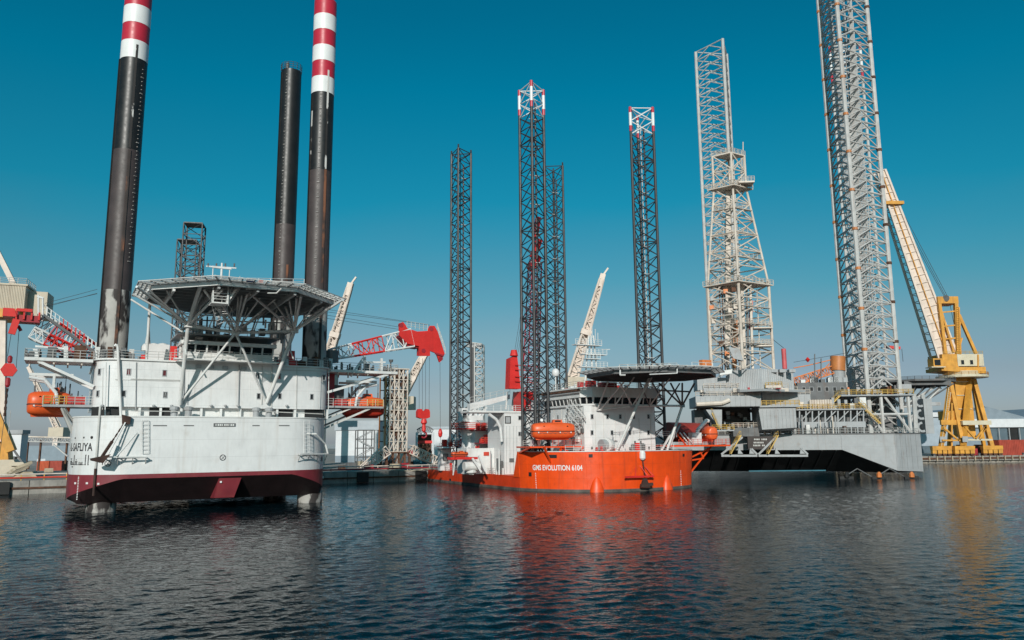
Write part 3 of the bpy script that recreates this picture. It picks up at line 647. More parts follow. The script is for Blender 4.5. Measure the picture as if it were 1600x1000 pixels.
# ------------------------------------------------------------------ round legs
PINM = mat('pin_paint', (.34, .32, .30), .7, var=.3)
def round_leg(x, y, zs, mats, strips, name='leg', r=1.82, lab=None, top=False):
    g = empty(name, V1)
    if lab: g['label'] = lab
    for (z0, z1), (nm, mt) in zip(zip(zs, zs[1:]), mats):
        MB().tube((x, y, z0), (x, y, z1), r+(.03 if nm == 'white_band' else 0), 40).build(nm, mt, g, True)
    def strip(a, w, z0, z1, mt, nm, o=.04):
        b_ = MB(); n_ = 5; rr = r+.03+o; aa = [math.radians(a-w/2+w*k/n_) for k in range(n_+1)]
        b_.loft([[(x+rr*math.cos(q), y+rr*math.sin(q), z) for q in aa]+[(x+(r-.05)*math.cos(q), y+(r-.05)*math.sin(q), z) for q in aa[::-1]] for z in (z0, z1)]); return b_.build(nm, mt, g)
    for kind, a, z0, z1 in strips:
        if kind == 'pins':
            b_ = MB(); z = z0; k = 0
            while z < z1:
                q = Vector((x+r*math.cos(math.radians(a)), y+r*math.sin(math.radians(a)), z)); t_ = Vector((-math.sin(math.radians(a)), math.cos(math.radians(a)), 0)); o_ = Vector((math.cos(math.radians(a)), math.sin(math.radians(a)), 0))
                w_ = .2 if k % 4 == 0 else .05; b_.hexa([q+t_*sx*w_+o_*so+Vector((0, 0, dz)) for dz in (-.06, .06) for sx, so in ((-1, -.03), (1, -.03), (1, .1), (-1, .1))]); z += .62; k += 1
            b_.build('pin_marks', PINM, g)
        elif kind == 'scrape': strip(a, 9, z0, z1, SCRAPE, 'scraped_strip')
        elif kind == 'rust': strip(a, 11, z0, z1, RUSTSTR, 'guide_rail', .1)
        elif kind == 'guide': strip(a, 6, z0, z1, LEGBLK, 'guide_rail', .16)
    if top:
        b_ = MB(); rr = r+.05; ring = [(x+rr*math.cos(math.radians(q)), y+rr*math.sin(math.radians(q)), zs[-1]) for q in range(0, 361, 24)]; rail(b_, ring, 1.3, 2, .05, 3); b_.build('top_railing', GREYD, g)
        MB().lathe((x-.9, y-.6, zs[-1]), [(.35, 0), (.35, 1.3), (.15, 1.5)], 8).build('top_lamp', GREYD, g)
    return g
# a = direction round the leg, 0 along the ship's front to the right, 270 towards the viewer
bz = 6.55
def bands(z, n): return [z+2.75*k for k in range(1, n+1)]
z1 = 64.0
zs = [-6, 22.0, 29.9, 50.2, z1]+bands(z1, 5); bm = [('white_band', LEGWHT), ('red_band', LEGRED)]
round_leg(0, 0, zs, [('flaked_section', LEGBARE), ('flaked_section', LEGBARE), ('brown_section', LEGBRN), ('black_section', LEGBLK)]+[bm[k % 2] for k in range(5)], [('scrape', 276, 50.3, 66), ('rust', 276, 18, 50), ('pins', 308, 34, 63), ('guide', 190, 8, 63.9)], lab='left front leg with red and white bands near its top')
z3 = 65.2
zs = [-6, 29.5, 52.0, z3]+bands(z3, 6)
round_leg(27.9, 0, zs, [('flaked_section', LEGBARE), ('brown_section', LEGBRN), ('black_section', LEGBLK)]+[bm[k % 2] for k in range(6)], [('scrape', 280, 52.1, 69), ('rust', 280, 18, 52), ('pins', 246, 30, 65), ('scrape', 195, 52.1, 62), ('guide', 190, 8, 65)], lab='right front leg with the most red and white bands')
p = A(446, 112, v=18.2)
round_leg(26.9, 18, [-6, 30, 47.5, p.z], [('flaked_section', LEGBARE), ('brown_section', LEGBRN), ('black_section', LEGBLK)], [('pins', 232, 30, p.z-1), ('guide', 190, 8, p.z-.5), ('rust', 275, 30, 40)], lab='all black leg without bands and railing on top', top=True)
round_leg(.8, 18.9, [-6, 30, 47.5, 60], [('flaked_section', LEGBARE), ('brown_section', LEGBRN), ('black_section', LEGBLK)], [])
for x, y in ((0, 0), (27.9, 0)):     # jacking collars on the roof deck
    MB().lathe((x, y, HZ1+.23), [(2.5, 0), (2.5, .9), (2.05, 1.3), (1.9, 1.3)], 20).build('jacking_collar', GREYD, V1)
    for k in range(8):
        q = math.radians(200+20*k); MB().box((x+2.45*math.cos(q)-.3, y+2.45*math.sin(q)-.3, HZ1+.23), (x+2.45*math.cos(q)+.3, y+2.45*math.sin(q)+.3, HZ1+1.3+.5*(k % 2))).build('jack_motor', (RUST, WHITE2, GREYD)[k % 3], V1)
# ------------------------------------------------------------------ cranes of the white vessel
def rope(p, q, parent, r=.035): return member('wire', p, q, r, CABLE, parent, 5)
c1 = empty('crane', V1); c1['label'] = 'left crane with red and white lattice boom and red head'
P, Q = A(150, 556, v=3.0), A(62, 498, v=3.0)
lattice(c1, P+Vector((.5, 0, -.2)), Q+Vector((0, 0, -.6)), 2.2, 2.6, 9, .13, .07, WHITE2, up=(0, 0, 1), taper=(1, .9), sect=lambda t: CRED if .1 < t < .45 or .55 < t < .8 else WHITE2)
lattice(c1, A(140, 562, v=1.0), A(50, 520, v=1.0), 1.8, 1.5, 8, .11, .06, WHITE2, sect=lambda t: CRED if .2 < t < .75 else WHITE2, name='lower_boom')
wk = MB().bar(A(150, 552, v=1.6), A(66, 491, v=1.6), .8, .35).build('walkway', GREYD, c1)
a_, b_ = A(149, 549, v=1.3), A(66, 489, v=1.3); n = 13
for k in range(n+1):
    c = a_.lerp(b_, k/n); MB().bar(c, c+Vector((0, 0, 1.25)), .16 if k > n-3 or k < 6 else .12).build('rail_post', CRED if 2 < k < 9 else WHITE2, wk)
member('rail_bar', a_+Vector((0, 0, 1.2)), b_+Vector((0, 0, 1.2)), .05, WHITE2, wk); member('rail_bar', a_+Vector((0, 0, .6)), b_+Vector((0, 0, .6)), .05, WHITE2, wk)
h0, h1 = A(6, 483, v=1.5), A(27, 497, v=1.5)
hdm = MB(); hdm.hexa([(h0.x, .2, h1.z), (h1.x, .2, h1.z), (h1.x, 3.4, h1.z), (h0.x, 3.4, h1.z), (h0.x, .2, h0.z), (h1.x-.3, .2, h0.z), (h1.x-.3, 3.4, h0.z), (h0.x, 3.4, h0.z)])
head = hdm.build('boom_head', CRED, c1)
g0, g1 = A(27, 484, v=1.2), A(60, 512, v=1.2)
for k in range(4): x = g0.x+(g1.x-g0.x)*k/3; MB().box((x-.1, .3, g1.z+.9), (x+.1, 3.2, g0.z-.1*k)).build('cheek_plate', CRED, head)
MB().box((g0.x+.1, .6, g1.z+.6), (g1.x+.1, 3, g1.z+1.5)).build('head_beam', CREDD, head)
MB().box((g0.x, .15, g1.z+1.9), (g1.x-.8, .35, g1.z+2.3)).build('head_bar', CRED, head)
MB().bar(A(26, 499, v=.2), A(18, 522, v=.2), .8, .5).build('jib_arm', CRED, head)
MB().tube(A(33, 512, v=1), A(28, 514, v=1), .4, 10).build('sheave', CREDD, head)
hb = empty('hook_block', c1)
p = A(14, 578, v=1.5); R = .95
MB().prism([(R*math.cos(math.radians(q)), R*math.sin(math.radians(q))) for q in (0, 60, 120, 180, 240, 300)], -.35, .35).build('block', CRED, hb)
o = hb.children[0]; o.location = p; o.rotation_euler = (math.pi/2, 0, 0)
MB().lathe(p, [(.12, -2.3), (.3, -2.0), (.3, -1.2), (.16, -1.0)], 8).build('swivel', CREDD, hb); MB().lathe(p, [(.16, .9), (.28, 1.1), (.28, 1.7), (.1, 1.9)], 8).build('swivel', CREDD, hb)
b = MB(); z = p.z-2.4
for k in range(9): b.tube((p.x, p.y, z), (p.x, p.y, z-.42), .11 if k % 2 else .16, 6); z -= .4
b.build('load_chain', CHAINM, hb)
rope((p.x, p.y, z), (p.x-.2, p.y, 5), c1)
rope(p+Vector((-.3, 0, 1.8)), A(19, 512, v=1.5), c1); rope(A(8, 575, v=1.5), A(11, 500, v=1.5), c1); rope(A(25, 578, v=1.5), A(30, 512, v=1.5), c1)
for dy in (0, 6): rope(A(152, 452+dy, v=3), A(70, 474+dy, v=3), c1, .03)
rope(A(152, 459, v=3), A(66, 479, v=3), c1, .03)
b = MB(); b.box(A(60, 480, v=1)+Vector((0, -.3, -2.3)), A(67, 461, v=1)+Vector((0, .9, 0)))
MB().tube(A(60, 500, v=1.2), A(60, 461, v=1.2), .12, 6).build('gantry_post', WHITE2, c1); MB().tube(A(67, 500, v=1.2), A(67, 465, v=1.2), .12, 6).build('gantry_post', WHITE2, c1); MB().bar(A(58, 463, v=1.2), A(68, 466, v=1.2), .25).build('gantry_beam', WHITE2, c1)
MB().box((-4.6, -1.9, HZ1+.1), (-3.2, 0.4, HZ1+1.9)).build('winch', RUST, c1); MB().box((-7.6, -1.9, HZ1+.1), (-6.6, 0, HZ1+1.5)).build('winch', GREYD, c1)
MB().bar(A(55, 545, v=-1.5), A(57, 560, v=-1.5), .5).build('boom_rest', WHITE2, c1); MB().bar(A(103, 541, v=-1.5), A(103, 560, v=-1.5), .5).build('boom_rest', WHITE2, c1); MB().bar(A(55, 541, v=-1.5), A(104, 545, v=-1.5), .25).build('boom_rest', WHITE2, c1)

c2 = empty('crane', V1); c2['label'] = 'right crane with red boom head and hanging red hook block'
P, Q = A(516, 554, v=2.0), A(640, 529, v=2.0)
lattice(c2, P, Q, 2.4, 2.7, 8, .15, .09, WHITE2, taper=(.62, 1.1), sect=lambda t: CRED if .2 < t < .58 else WHITE2)
b = MB()
def hp(px, py, v): return A(px, py, v=v)
def hplate(nm, pts, v0, v1, mt, par): return MB().plate([hp(x, y, v0) for x, y in pts], (0, 1, 0), v1-v0).build(nm, mt, par)
hd2 = hplate('boom_head', [(624, 505), (630, 503), (634, 508), (637, 514), (652, 519), (668, 518), (672, 509), (679, 509), (684, 518), (690, 540), (695, 553), (691, 555), (692, 562), (687, 566), (682, 552), (672, 548), (672, 556), (655, 556), (655, 541), (637, 537), (624, 524)], .6, 1.0, CRED, c2)
hplate('cheek_plate', [(624, 505), (630, 503), (637, 514), (655, 524), (655, 541), (637, 538), (624, 524)], 3.0, 3.4, CRED, hd2)
hplate('cheek_plate', [(668, 518), (672, 509), (679, 509), (684, 518), (695, 553), (687, 566), (682, 552), (668, 535)], 2.6, 3.0, CRED, hd2)
hplate('head_bottom', [(626, 523), (637, 538), (655, 541), (655, 544), (636, 541), (625, 527)], 1.01, 2.99, CREDD, hd2)
hplate('sheave_box', [(656, 530), (668, 530), (668, 575-20), (656, 575-20)], 1.05, 2.4, CRED, hd2)
hplate('head_top', [(637, 513), (652, 518), (668, 517), (668, 523), (652, 525), (637, 519)], 1.01, 2.99, CRED, hd2)
for x, y in ((627, 508), (674, 514), (662, 548), (689, 560)): c = hp(x, y, .55); MB().tube(c, c+Vector((0, .5, 0)), .38, 14).build('sheave', CREDD, hd2)
railing([hp(636, 512, .8), hp(668, 517, .8)], hd2, RAILM, r=.045, sp=.8); railing([hp(683, 515, .7), hp(696, 553, .7)], hd2, RAILM, r=.045, sp=.7)
b = hp(686, 545, .6); MB().bar(hp(680, 552, .5), hp(693, 556, .5), .3).build('jib_stop', CREDD, hd2)
hb = empty('hook_block', c2)
MB().plate([hp(x, y, 1.5) for x, y in ((653, 643), (655, 639), (659, 639), (661, 642), (665, 642), (667, 639), (671, 640), (672, 644), (672, 652), (667, 654), (659, 654), (653, 652))], (0, 1, 0), .9).build('block', CRED, hb)
p = hp(662.5, 655, 1.9); MB().lathe(p, [(.1, -2.2), (.35, -1.9), (.28, -.9), (.55, -.6), (.4, .05)], 10).build('shank', CRED, hb)
q = p+Vector((0, 0, -2.1)); MB().path([q+Vector((.5*math.sin(t_), 0, -.5+.5*math.cos(t_))) for t_ in [k*.5 for k in range(9)]], .14, 6).build('hook', CREDD, hb)
p2 = hp(688, 677, 1.3); MB().lathe(p2, [(.08, -.7), (.3, -.5), (.38, 0), (.3, .45), (.08, .8)], 10).build('ball_hook', CRED, c2)
for xb, xt, yt in ((655, 655, 560), (660, 660, 560), (665, 665, 562), (670.5, 671, 558)): rope(hp(xb, 641, 1.9), hp(xt, yt, 1.9), c2, .03)
rope(p2+Vector((0, 0, .7)), hp(687.5, 566, 1.3), c2, .03); rope(p2+Vector((0, 0, -.6)), hp(690, 703, 1.3), c2, .03)
for (x0, y0), (x1, y1) in (((508, 483), (640, 503)), ((508, 487), (672, 508)), ((508, 492), (630, 512)), ((508, 497), (626, 515))): rope(A(x0, y0, v=1.4), A(x1, y1, v=1.4), c2, .03)
MB().tube(A(519, 567, v=1), A(519, 548, v=1), 1.0, 14).build('slew_drum', GREYD, c2)
for px, py in ((570, 558), (596, 560)): MB().bar(A(px, py+20, v=-.5), A(px, py, v=-.5), .35).build('boom_rest', WHITE2, c2)
MB().bar(A(565, 566, v=-.5), A(602, 566, v=-.5), .25).build('boom_rest', WHITE2, c2)
MB().bar(A(548, 588, v=-.8), A(570, 556, v=-.8), .3).build('boom_rest', WHITE2, c2); MB().tube(A(610, 575, v=0), A(611, 562, v=0), .12, 6).build('lamp_post', GREYD, c2)
MB().tube(A(611, 566, v=0), A(611, 562, v=0), .3, 8, .4).build('flood_lamp', GREYD, c2)

# lifeboat balconies
for side in (0, 1):
    if side == 0: x0, x1, ya, yb, z = A(67, 632, v=1).x, -1.6, -1.2, 4.2, A(120, 633, v=0).z
    else: x0, x1, ya, yb, z = 29.4, A(592, 634, v=1).x, -1.2, 4.2, A(550, 635, v=0).z
    bl = MB().box((x0, ya, z-.3), (x1, yb, z)).build('lifeboat_balcony', GREYP, V1)
    railing([(x0, ya, z), (x1, ya, z)], bl, RAILM, r=.045, sp=1.3); xo = x0 if side == 0 else x1
    s = -1 if side == 0 else 1; xi = -4.0 if side == 0 else 29.7
    for yy in (-.8, 3.6):
        MB().bar((xi, yy+1.6, z-3.6), (xo-s*2.2, yy, z-.35), .3).build('bracket', RAILM, bl); MB().bar((xi, yy+1.6, z-2.2), ((xi+xo)/2-s*.6, yy, z-.35), .22).build('bracket', RAILM, bl)
    for yy in (-.6, 3.2):   # davit arms
        xa = (xi+xo)/2+s*.6
        MB().path([(xa-s*.4, yy, z), (xa-s*.2, yy, z+1.5), (xa+s*1.2, yy, z+3.2), (xa+s*3.0, yy, z+3.5)], .22, 8).build('davit_arm', WHITE, bl)
        MB().bar((xa+s*.2, yy, z+2.2), (xa+s*.2, yy, z+4), .3).build('davit_post', WHITE2, bl); MB().bar((xa-s*2, yy, z+3.9), (xa+s*3, yy, z+3.9), .25, .35).build('davit_beam', WHITE2, bl)
    MB().box(((xi+xo)/2-s*2.0-1.0, 0, z+.01), ((xi+xo)/2-s*2.0+1.0, 1.2, z+1.1)).build('raft_locker', REDBOX, bl)
    xf = xo-s*.1
    railing([(xf, ya, z), (xf-s*2.6, ya-.05, z)], bl, RAILY, r=.06, sp=.9)
    b = MB()
    for k in range(12): xx = x0+1+(x1-x0-2)*random.random(); yy = 2+2*random.random(); b.tube((xx, yy, z), (xx, yy, z+1+2.4*random.random()), .05+.1*random.random(), 6)
    b.build('pipework', GREYD, bl)
    if side: MB().box((29.65, .5, z+.01), (31.4, 3.9, HZ1-.4)).build('machinery_casing', CREDD, bl) ; MB().box((31.5, 1.2, z+.02), (33.2, 3.8, z+3.4)).build('winch_frame', GREYD, bl)
def lifeboat(name, label, wpos, rz, L=8.0, W=3.0, Hh=3.1, mt=BOATO, under=None, grp='orange lifeboats'):
    """enclosed lifeboat, long axis along local x, origin at the keel"""
    t = tag(empty(name, None, wpos, rz), label, 'lifeboat', grp)
    def sect(x, lo):
        f = .5+.5*max(0, 1-abs(2*x/L)**4)**.5; f = f if abs(2*x/L) < .999 else .42; ring = []
        for k in range(20):
            a = 2*math.pi*k/20; cy, cz = math.cos(a), math.sin(a)
            y = W/2*f*math.copysign(abs(cy)**.75, cy); z = Hh/2+Hh/2*(f*.75+.25)*math.copysign(abs(cz)**.8, cz)*(1 if cz < 0 else .96)
            ring.append((x, y, max(z, 0)))
        return ring
    xs = [-L/2*math.cos(math.pi*k/16) for k in range(17)]
    zmid = Hh*.45
    MB().loft([[(x, y, max(z, zmid)) for x, y, z in sect(x, 0)] for x in xs]).build('canopy', mt, t, True)
    MB().loft([[(x, y*1.02, min(z, zmid-.02)) for x, y, z in sect(x, 0)] for x in xs]).build('boat_hull', under or mt, t, True)
    MB().loft([[(x*1.012, y*1.05, zmid+dz) for x, y, z in [max(sect(x, 0), key=lambda p: p[1]*s) for s in (1,) for x in xs]+[max(sect(x, 0), key=lambda p: -p[1]) for x in xs[::-1]]] for dz in (-.07, .07)]).build('rubbing_strake', BLACK, t)
    MB().hexa([(-L*.02, -W*.2, Hh*.93), (L*.22, -W*.2, Hh*.93), (L*.22, W*.2, Hh*.93), (-L*.02, W*.2, Hh*.93), (L*.0, -W*.16, Hh*1.14), (L*.2, -W*.16, Hh*1.14), (L*.2, W*.16, Hh*1.14), (L*.0, W*.16, Hh*1.14)]).build('steering_cupola', mt, t)
    for s in (-1, 1):
        MB().box((L*.03, s*W*.18-.02, Hh*1.0), (L*.17, s*W*.18+.02, Hh*1.1)).build('porthole', GLASS, t)
        for k in (-.25, -.1, .3): MB().tube((L*k, s*W*.40, Hh*.74), (L*k, s*W*.455, Hh*.72), .16, 8).build('porthole', GLASS, t)
    for s in (-1, 1):      # grab line, reflective tape, side hatch
        pts_ = [(x, max(q_[1] for q_ in sect(x, 0))*1.04*s, zmid-.25-.14*(j % 2)) for j, x in enumerate([L*(-.42+.84*i/14) for i in range(15)])]
        MB().path(pts_, .03, 5).build('grab_line', GREYD, t)
        for k in (-.38, -.18, .12, .38): y = max(q_[1] for q_ in sect(L*k, 0)); MB().box((L*k-.09, s*y*1.0-.03, zmid-.3 if Hh > 1.5 else zmid-.1), (L*k+.09, s*y*1.03+.03, zmid-.1)).build('reflective_tape', LEGWHT, t)
        if Hh > 1.5: y = max(q_[1] for q_ in sect(-L*.05, 0)); MB().hexa([(-L*.12, s*y*.96, zmid+.12), (L*.0, s*y*.96, zmid+.12), (L*.0, s*y*1.02, zmid+.12), (-L*.12, s*y*1.02, zmid+.12), (-L*.12, s*y*.8, Hh*.8), (L*.0, s*y*.8, Hh*.8), (L*.0, s*y*.93, Hh*.8), (-L*.12, s*y*.93, Hh*.8)]).build('side_hatch', mt, t)
    for k in (-.36, .36): MB().tube((L*k, 0, Hh*.85), (L*k, 0, Hh*1.2), .1, 6).build('lifting_hook', GREYD, t)
    MB().hexa([(-L*.4, -.12, -.15), (L*.36, -.12, -.15), (L*.36, .12, -.15), (-L*.4, .12, -.15), (-L*.42, -.12, .3), (L*.4, -.12, .3), (L*.4, .12, .3), (-L*.42, .12, .3)]).build('keel', under or mt, t)
    if Hh > 1.5:
        for k in (-.36, .36): member('fall_wire', (L*k, 0, Hh*1.15), (L*k, 0, Hh*1.15+1.6), .04, CABLE, t)
    return t
p = A(70, 651, v=1.5); lifeboat('lifeboat', 'orange lifeboat overhanging the left side of the white vessel', A.w(p.x+.35, p.y, p.z+.1), A.rz+.15, 4.9, 3.0, 3.3)
p = A(566, 653, v=1.5); lifeboat('lifeboat', 'orange lifeboat on right balcony of white vessel, red underneath', A.w(p.x+.1, p.y, p.z+.1), A.rz-.12, 6.6, 3.0, 3.3, BOATO, BOATR)

# ------------------------------------------------------------------ orange jack-up ship
G = Frame(4.2, 144, 25.4)
V2 = thing('jack_up_ship', 'bright orange hulled jack-up ship with white deckhouse and four dark lattice legs', 'ship', G)
GD, GA = 7.0, 2.55         # bow deck and aft deck heights
bow = [(-3.1, .4), (-2.5, -1.8), (-.1, -6.2), (3.2, -9.6), (6.5, -11.6), (11, -12.5), (15, -12.5), (19.5, -12.0), (23.6, -10.8), (28.2, -8.6), (31.0, -5.2), (32.2, -.5), (32.3, .4)]
def dens(pts, n=4):     # smooth the plan line
    out = []; P = [Vector((*p, 0)) for p in pts]
    for i in range(len(P)-1):
        p0, p1, p2, p3 = P[max(0, i-1)], P[i], P[i+1], P[min(len(P)-1, i+2)]
        for k in range(n):
            t = k/n; q = .5*((2*p1)+(p2-p0)*t+(2*p0-5*p1+4*p2-p3)*t*t+(3*p1-p0-3*p2+p3)*t**3); out.append((q.x, q.y))
    return out+[tuple(P[-1][:2])]
bowl = dens(bow)
XB = -1.3   # where the raised bow side starts (y)
def hull_ring(z, flare=0.): return [(x+(x-13)*flare*.02, y-(max(0, 2-y))*flare*.02, z) for x, y in bowl]
rb = [hull_ring(-1.5), hull_ring(.35), hull_ring(GD, 1.0)]
hull2 = MB()
hull2.loft(rb, close=False, cap=False)
top = rb[2]; hull2.add(top, [tuple(range(len(top)))])
# raised bow ends abaft leg
hull2.add([rb[2][0], rb[2][-1], (32.3, .4, GA), (-3.1, .4, GA)], [(0, 1, 2, 3)])
bowh = hull2.build('bow_hull', ORANGE, V2, True)
low_side = [(-3.12, .3), (-3.7, 7), (-4.6, 30), (-5.2, 45.2), (30.8, 45.2), (32.3, .3)]
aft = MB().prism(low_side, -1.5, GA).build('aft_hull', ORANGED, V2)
b = MB()
for (x0, y0), (x1, y1) in zip(bowl, bowl[1:]): b.bar((x0*1.004-.05, y0*1.006, .22), (x1*1.004-.05, y1*1.006, .22), .12, .5)
b.bar((-3.2, .3, .22), (-3.77, 7, .22), .14, .5); b.bar((-3.77, 7, .22), (-4.66, 30, .22), .14, .5); b.bar((-4.66, 30, .22), (-5.28, 45.2, .22), .14, .5)
b.build('waterline_band', BOOT, V2)
# step from low side up to bow: sloping bulwark
MB().hexa([(-3.25, .3, GA-.2), (-3.0, .3, GA-.2), (-3.3, 2.4, GA-.2), (-3.5, 2.4, GA-.2), (-3.45, .3, GD), (-3.2, .3, GD), (-3.25, .7, GD), (-3.5, .7, GD)]).build('bulwark_step', ORANGE, bowh)
b = MB()
for (x0, y0, z0), (x1, y1, z1) in zip(rb[2], rb[2][1:]): b.bar((x0, y0, z0), (x1, y1, z1), .22, .14)
b.build('bulwark_lip', WHITE2, bowh)
def on_bow(s, z, off=.03):
    L = 0; f = max(0, (z-.35)/(GD-.35))*.02
    pl = [(x+(x-13)*f, y-max(0, 2-y)*f) for x, y in bowl]
    for (x0, y0), (x1, y1) in zip(pl, pl[1:]):
        d = math.hypot(x1-x0, y1-y0)
        if s <= L+d: t = (s-L)/d; return Vector((x0+(x1-x0)*t+(y1-y0)/d*off, y0+(y1-y0)*t-(x1-x0)/d*off, z))
        L += d
    return Vector((pl[-1][0], pl[-1][1], z))
def bow_s(px, z):
    best = None
    for k in range(0, 460):
        p = on_bow(k*.1, z); w_ = G.w(p.x, p.y, p.z)-Vector((0, 0, HCAM)); x = 800+FPX*w_.dot(CR)/w_.dot(FW)
        if best is None or abs(x-px) < best[0]: best = (abs(x-px), k*.1)
    return best[1]
sa, sb = bow_s(832, 4), bow_s(905.5, 4)
zt = 3.75
text_on('GMS EVOLUTION 6104', 1.0, lambda x, y: on_bow(sa+x/9.55*(sb-sa), zt+y*1.28, .02), LEGWHT, bowh)
for px, py, w, h in ((864, 713, 1.5, .55), (923, 712, .7, .55), (1068, 711, .55, .5), (827, 741, .6, .7), (708, 750, .3, .3)):
    if px < 826: p = G(px, py, u=-4); MB().box((p.x-.7, p.y-.5, p.z-.3), (p.x+.0, p.y+.5, p.z+.3)).build('fairlead', BLACK, aft); continue
    s = bow_s(px, 6); c = on_bow(s, 6, -.1); z = G(px, py, v=c.y).z; b = MB(); p, q = on_bow(s-w/2, z, .03), on_bow(s+w/2, z, .03); b.bar(p, q, .16, h); b.build('fairlead', BLACK, bowh)
text_on('GMS', .8, lambda x, y: on_bow(bow_s(1073, 3)+x, 3.2+y*1.3, .02), LEGWHT, bowh)
for px in (932, 1043):   # bolster cones at the waterline
    c = on_bow(bow_s(px, 1), 0, 0); b = MB(); n_ = 12
    d = on_bow(bow_s(px, 1)+.1, 0, 0)-c; d.normalize(); nn = Vector((d.y, -d.x, 0))
    b.loft([[c+d*math.cos(q)*r_+nn*max(0, math.sin(q))*r_*.75-nn*.1+Vector((0, 0, z)) for q in [math.pi*k/n_ for k in range(n_+1)]] for r_, z in ((1.35, -.5), (1.2, .6), (.8, 1.7), (.35, 2.5), (.03, 2.9))]); b.build('bolster', ORANGE, bowh, True)
# anchor, rack and chain on the bow
ar = empty('anchor_gear', V2); s = bow_s(1001, 4); c = on_bow(s, 0, .5)
MB().lathe(c+Vector((0, 0, 5.4)), [(.3, 0), (.55, .3), (.55, 1.2), (.35, 1.6)], 10).build('roller', WHITE2, ar)
for k in range(8): p = c+Vector((.05*k, -.05, 5.3-k*.36)); MB().bar(p, p+Vector((.03, 0, -.42)), .22 if k % 2 else .1, .1 if k % 2 else .22).build('chain_link', CHAINM, ar)
b = MB(); z = 2.55; p0, p1 = on_bow(bow_s(973, 2.5), z, 1.0), on_bow(bow_s(1016, 2.5), z, 1.0); q0, q1 = on_bow(bow_s(980, 2.5), z, .1), on_bow(bow_s(1012, 2.5), z, .1)
b.bar(p0, p1, .2, .3); b.bar(p0, q0, .15); b.bar(p1, q1, .15); b.bar(p0.lerp(p1, .35), q0.lerp(q1, .4)+Vector((0, 0, 1.6)), .12); b.bar(p0.lerp(p1, .8), q0.lerp(q1, .6)+Vector((0, 0, 1.9)), .12); b.bar(p1, c+Vector((.6, .2, 4.2)), .12)
b.build('anchor_rack', CRED, ar)
MB().hexa([c+Vector(o) for o in ((-.9, -.7, .7), (1.0, -.7, .6), (1.0, -.2, .6), (-.9, -.2, .7), (-.25, -.7, 2.2), (.3, -.7, 2.2), (.3, -.2, 2.2), (-.25, -.2, 2.2))]).build('anchor', CHAINM, ar)
MB().bar(c+Vector((-.9, -.5, 1.0)), c+Vector((1.6, -.5, 1.2)), .5, .5).build('anchor', CHAINM, ar)
for k in range(1, 19):      # vertical plate butts
    s = k*2.3; p, q = on_bow(s, .5, .0), on_bow(s, GD-.1, .0)
    MB().bar(p, q, .035, .035).build('plate_butt', ORANGE, bowh)
for px in (838, 1064):
    s = bow_s(px, 1)
    for k in range(9): q = on_bow(s, .6+k*.32, .03); MB().box(q-Vector((.07, .05, .06)), q+Vector((.07, .05, .06))).build('draught_mark', LEGWHT, bowh)
for k, (x, y) in enumerate(((-5.0, 44), (-5.0, 41), (-4.9, 38))):
    q = Vector((-9.5-3*k, 49.2-k*.4, QZ+.3)); m_ = (Vector((x, y, GA+.4))+q)/2-Vector((0, 0, .5)); MB().path([(x, y, GA+.4), m_, q], .07, 6).build('mooring_line', TIMBER, V2)
# legs
zt_ = 78.4
LG = [(0, 0, 'X', 243, 5.2, 'foremost lattice leg with red and white tip'), (26.0, 0, 'X', 67, 5.2, 'right lattice leg with red and white tip'), (-.3, 37.7, 'X', 239, None, 'left aft lattice leg, all dark'), (25.6, 38.2, 'X', 61, None, 'lattice leg half hidden behind the foremost leg')]
for x, y, pt, rot, tp, lab in LG:
    g = tri_leg(V2, x, y, -3, zt_, 4.8, rot, 2.92, .30, .105, STEELD, pt, top=tp, hz=6, label=lab)
    if tp is None:
        R = 4.8/math.sqrt(3)
        for k in range(3): c = Vector((x+R*math.cos(math.radians(rot+120*k)), y+R*math.sin(math.radians(rot+120*k)), zt_)); member('chord_tip', c, c+Vector((0, 0, .9)), .22, STEELD, g)
    member('raw_water_pipe', (x+.9, y+.2, 2), (x+.9, y+.2, zt_-3), .18, STEELD, g, 8); member('raw_water_pipe', (x+.3, y+.5, 2), (x+.3, y+.5, zt_-(3 if tp else 0)), .1, STEELG if tp else STEELD, g, 8)
    for k in range(12): MB().bar((x-.6, y, 8+k*5.8), (x+1.4, y, 8+k*5.8), .25, .12).build('pipe_clamp', STEELG, g)
# ------------------------------------------------------------------ orange ship: deckhouse, bridge, helideck
HV = -7.0
ux0, ux1 = G(917, 660, v=HV).x, G(1023, 660, v=HV).x
zh = G(950, 634, v=HV).z; zr = G(950, 611, v=HV).z
hp_ = [(ux0, HV+1.0), (ux0+1.0, HV), (ux1, HV), (ux1, 9), (ux0, 9)]
h2 = MB().prism(hp_, GD+.005, zh).build('deckhouse', WHITE, V2)
for px, py in ((925, 651), (949, 651), (969, 651), (990, 651), (1013, 651), (925, 676), (956, 676), (984, 676), (1013, 676)):
    p = G(px, py, v=HV); window(h2, p, .42, .72, (0, -1, 0), GLASS, GREYP)
for px, py in ((860, 641), (872, 652), (885, 652), (903, 640), (873, 677), (904, 677)):
    p = G(px, py, u=ux0); window(h2, p, .42, .72, (-1, 0, 0), GLASS, GREYP)
for px, py in ((942, 692), (984, 701), (992, 691), (1001, 691), (1014, 700), (925, 700)):
    p = G(px, py, v=HV); MB().box((p.x-.18, HV-.06, p.z-.25), (p.x+.18, HV+.05, p.z+.25)).build('vent_grille', GREYD, h2)
MB().box((ux1+.02, 2, GD+.01), (ux1+3.5, 8.8, zh-2.5)).build('side_house', WHITE2, V2)
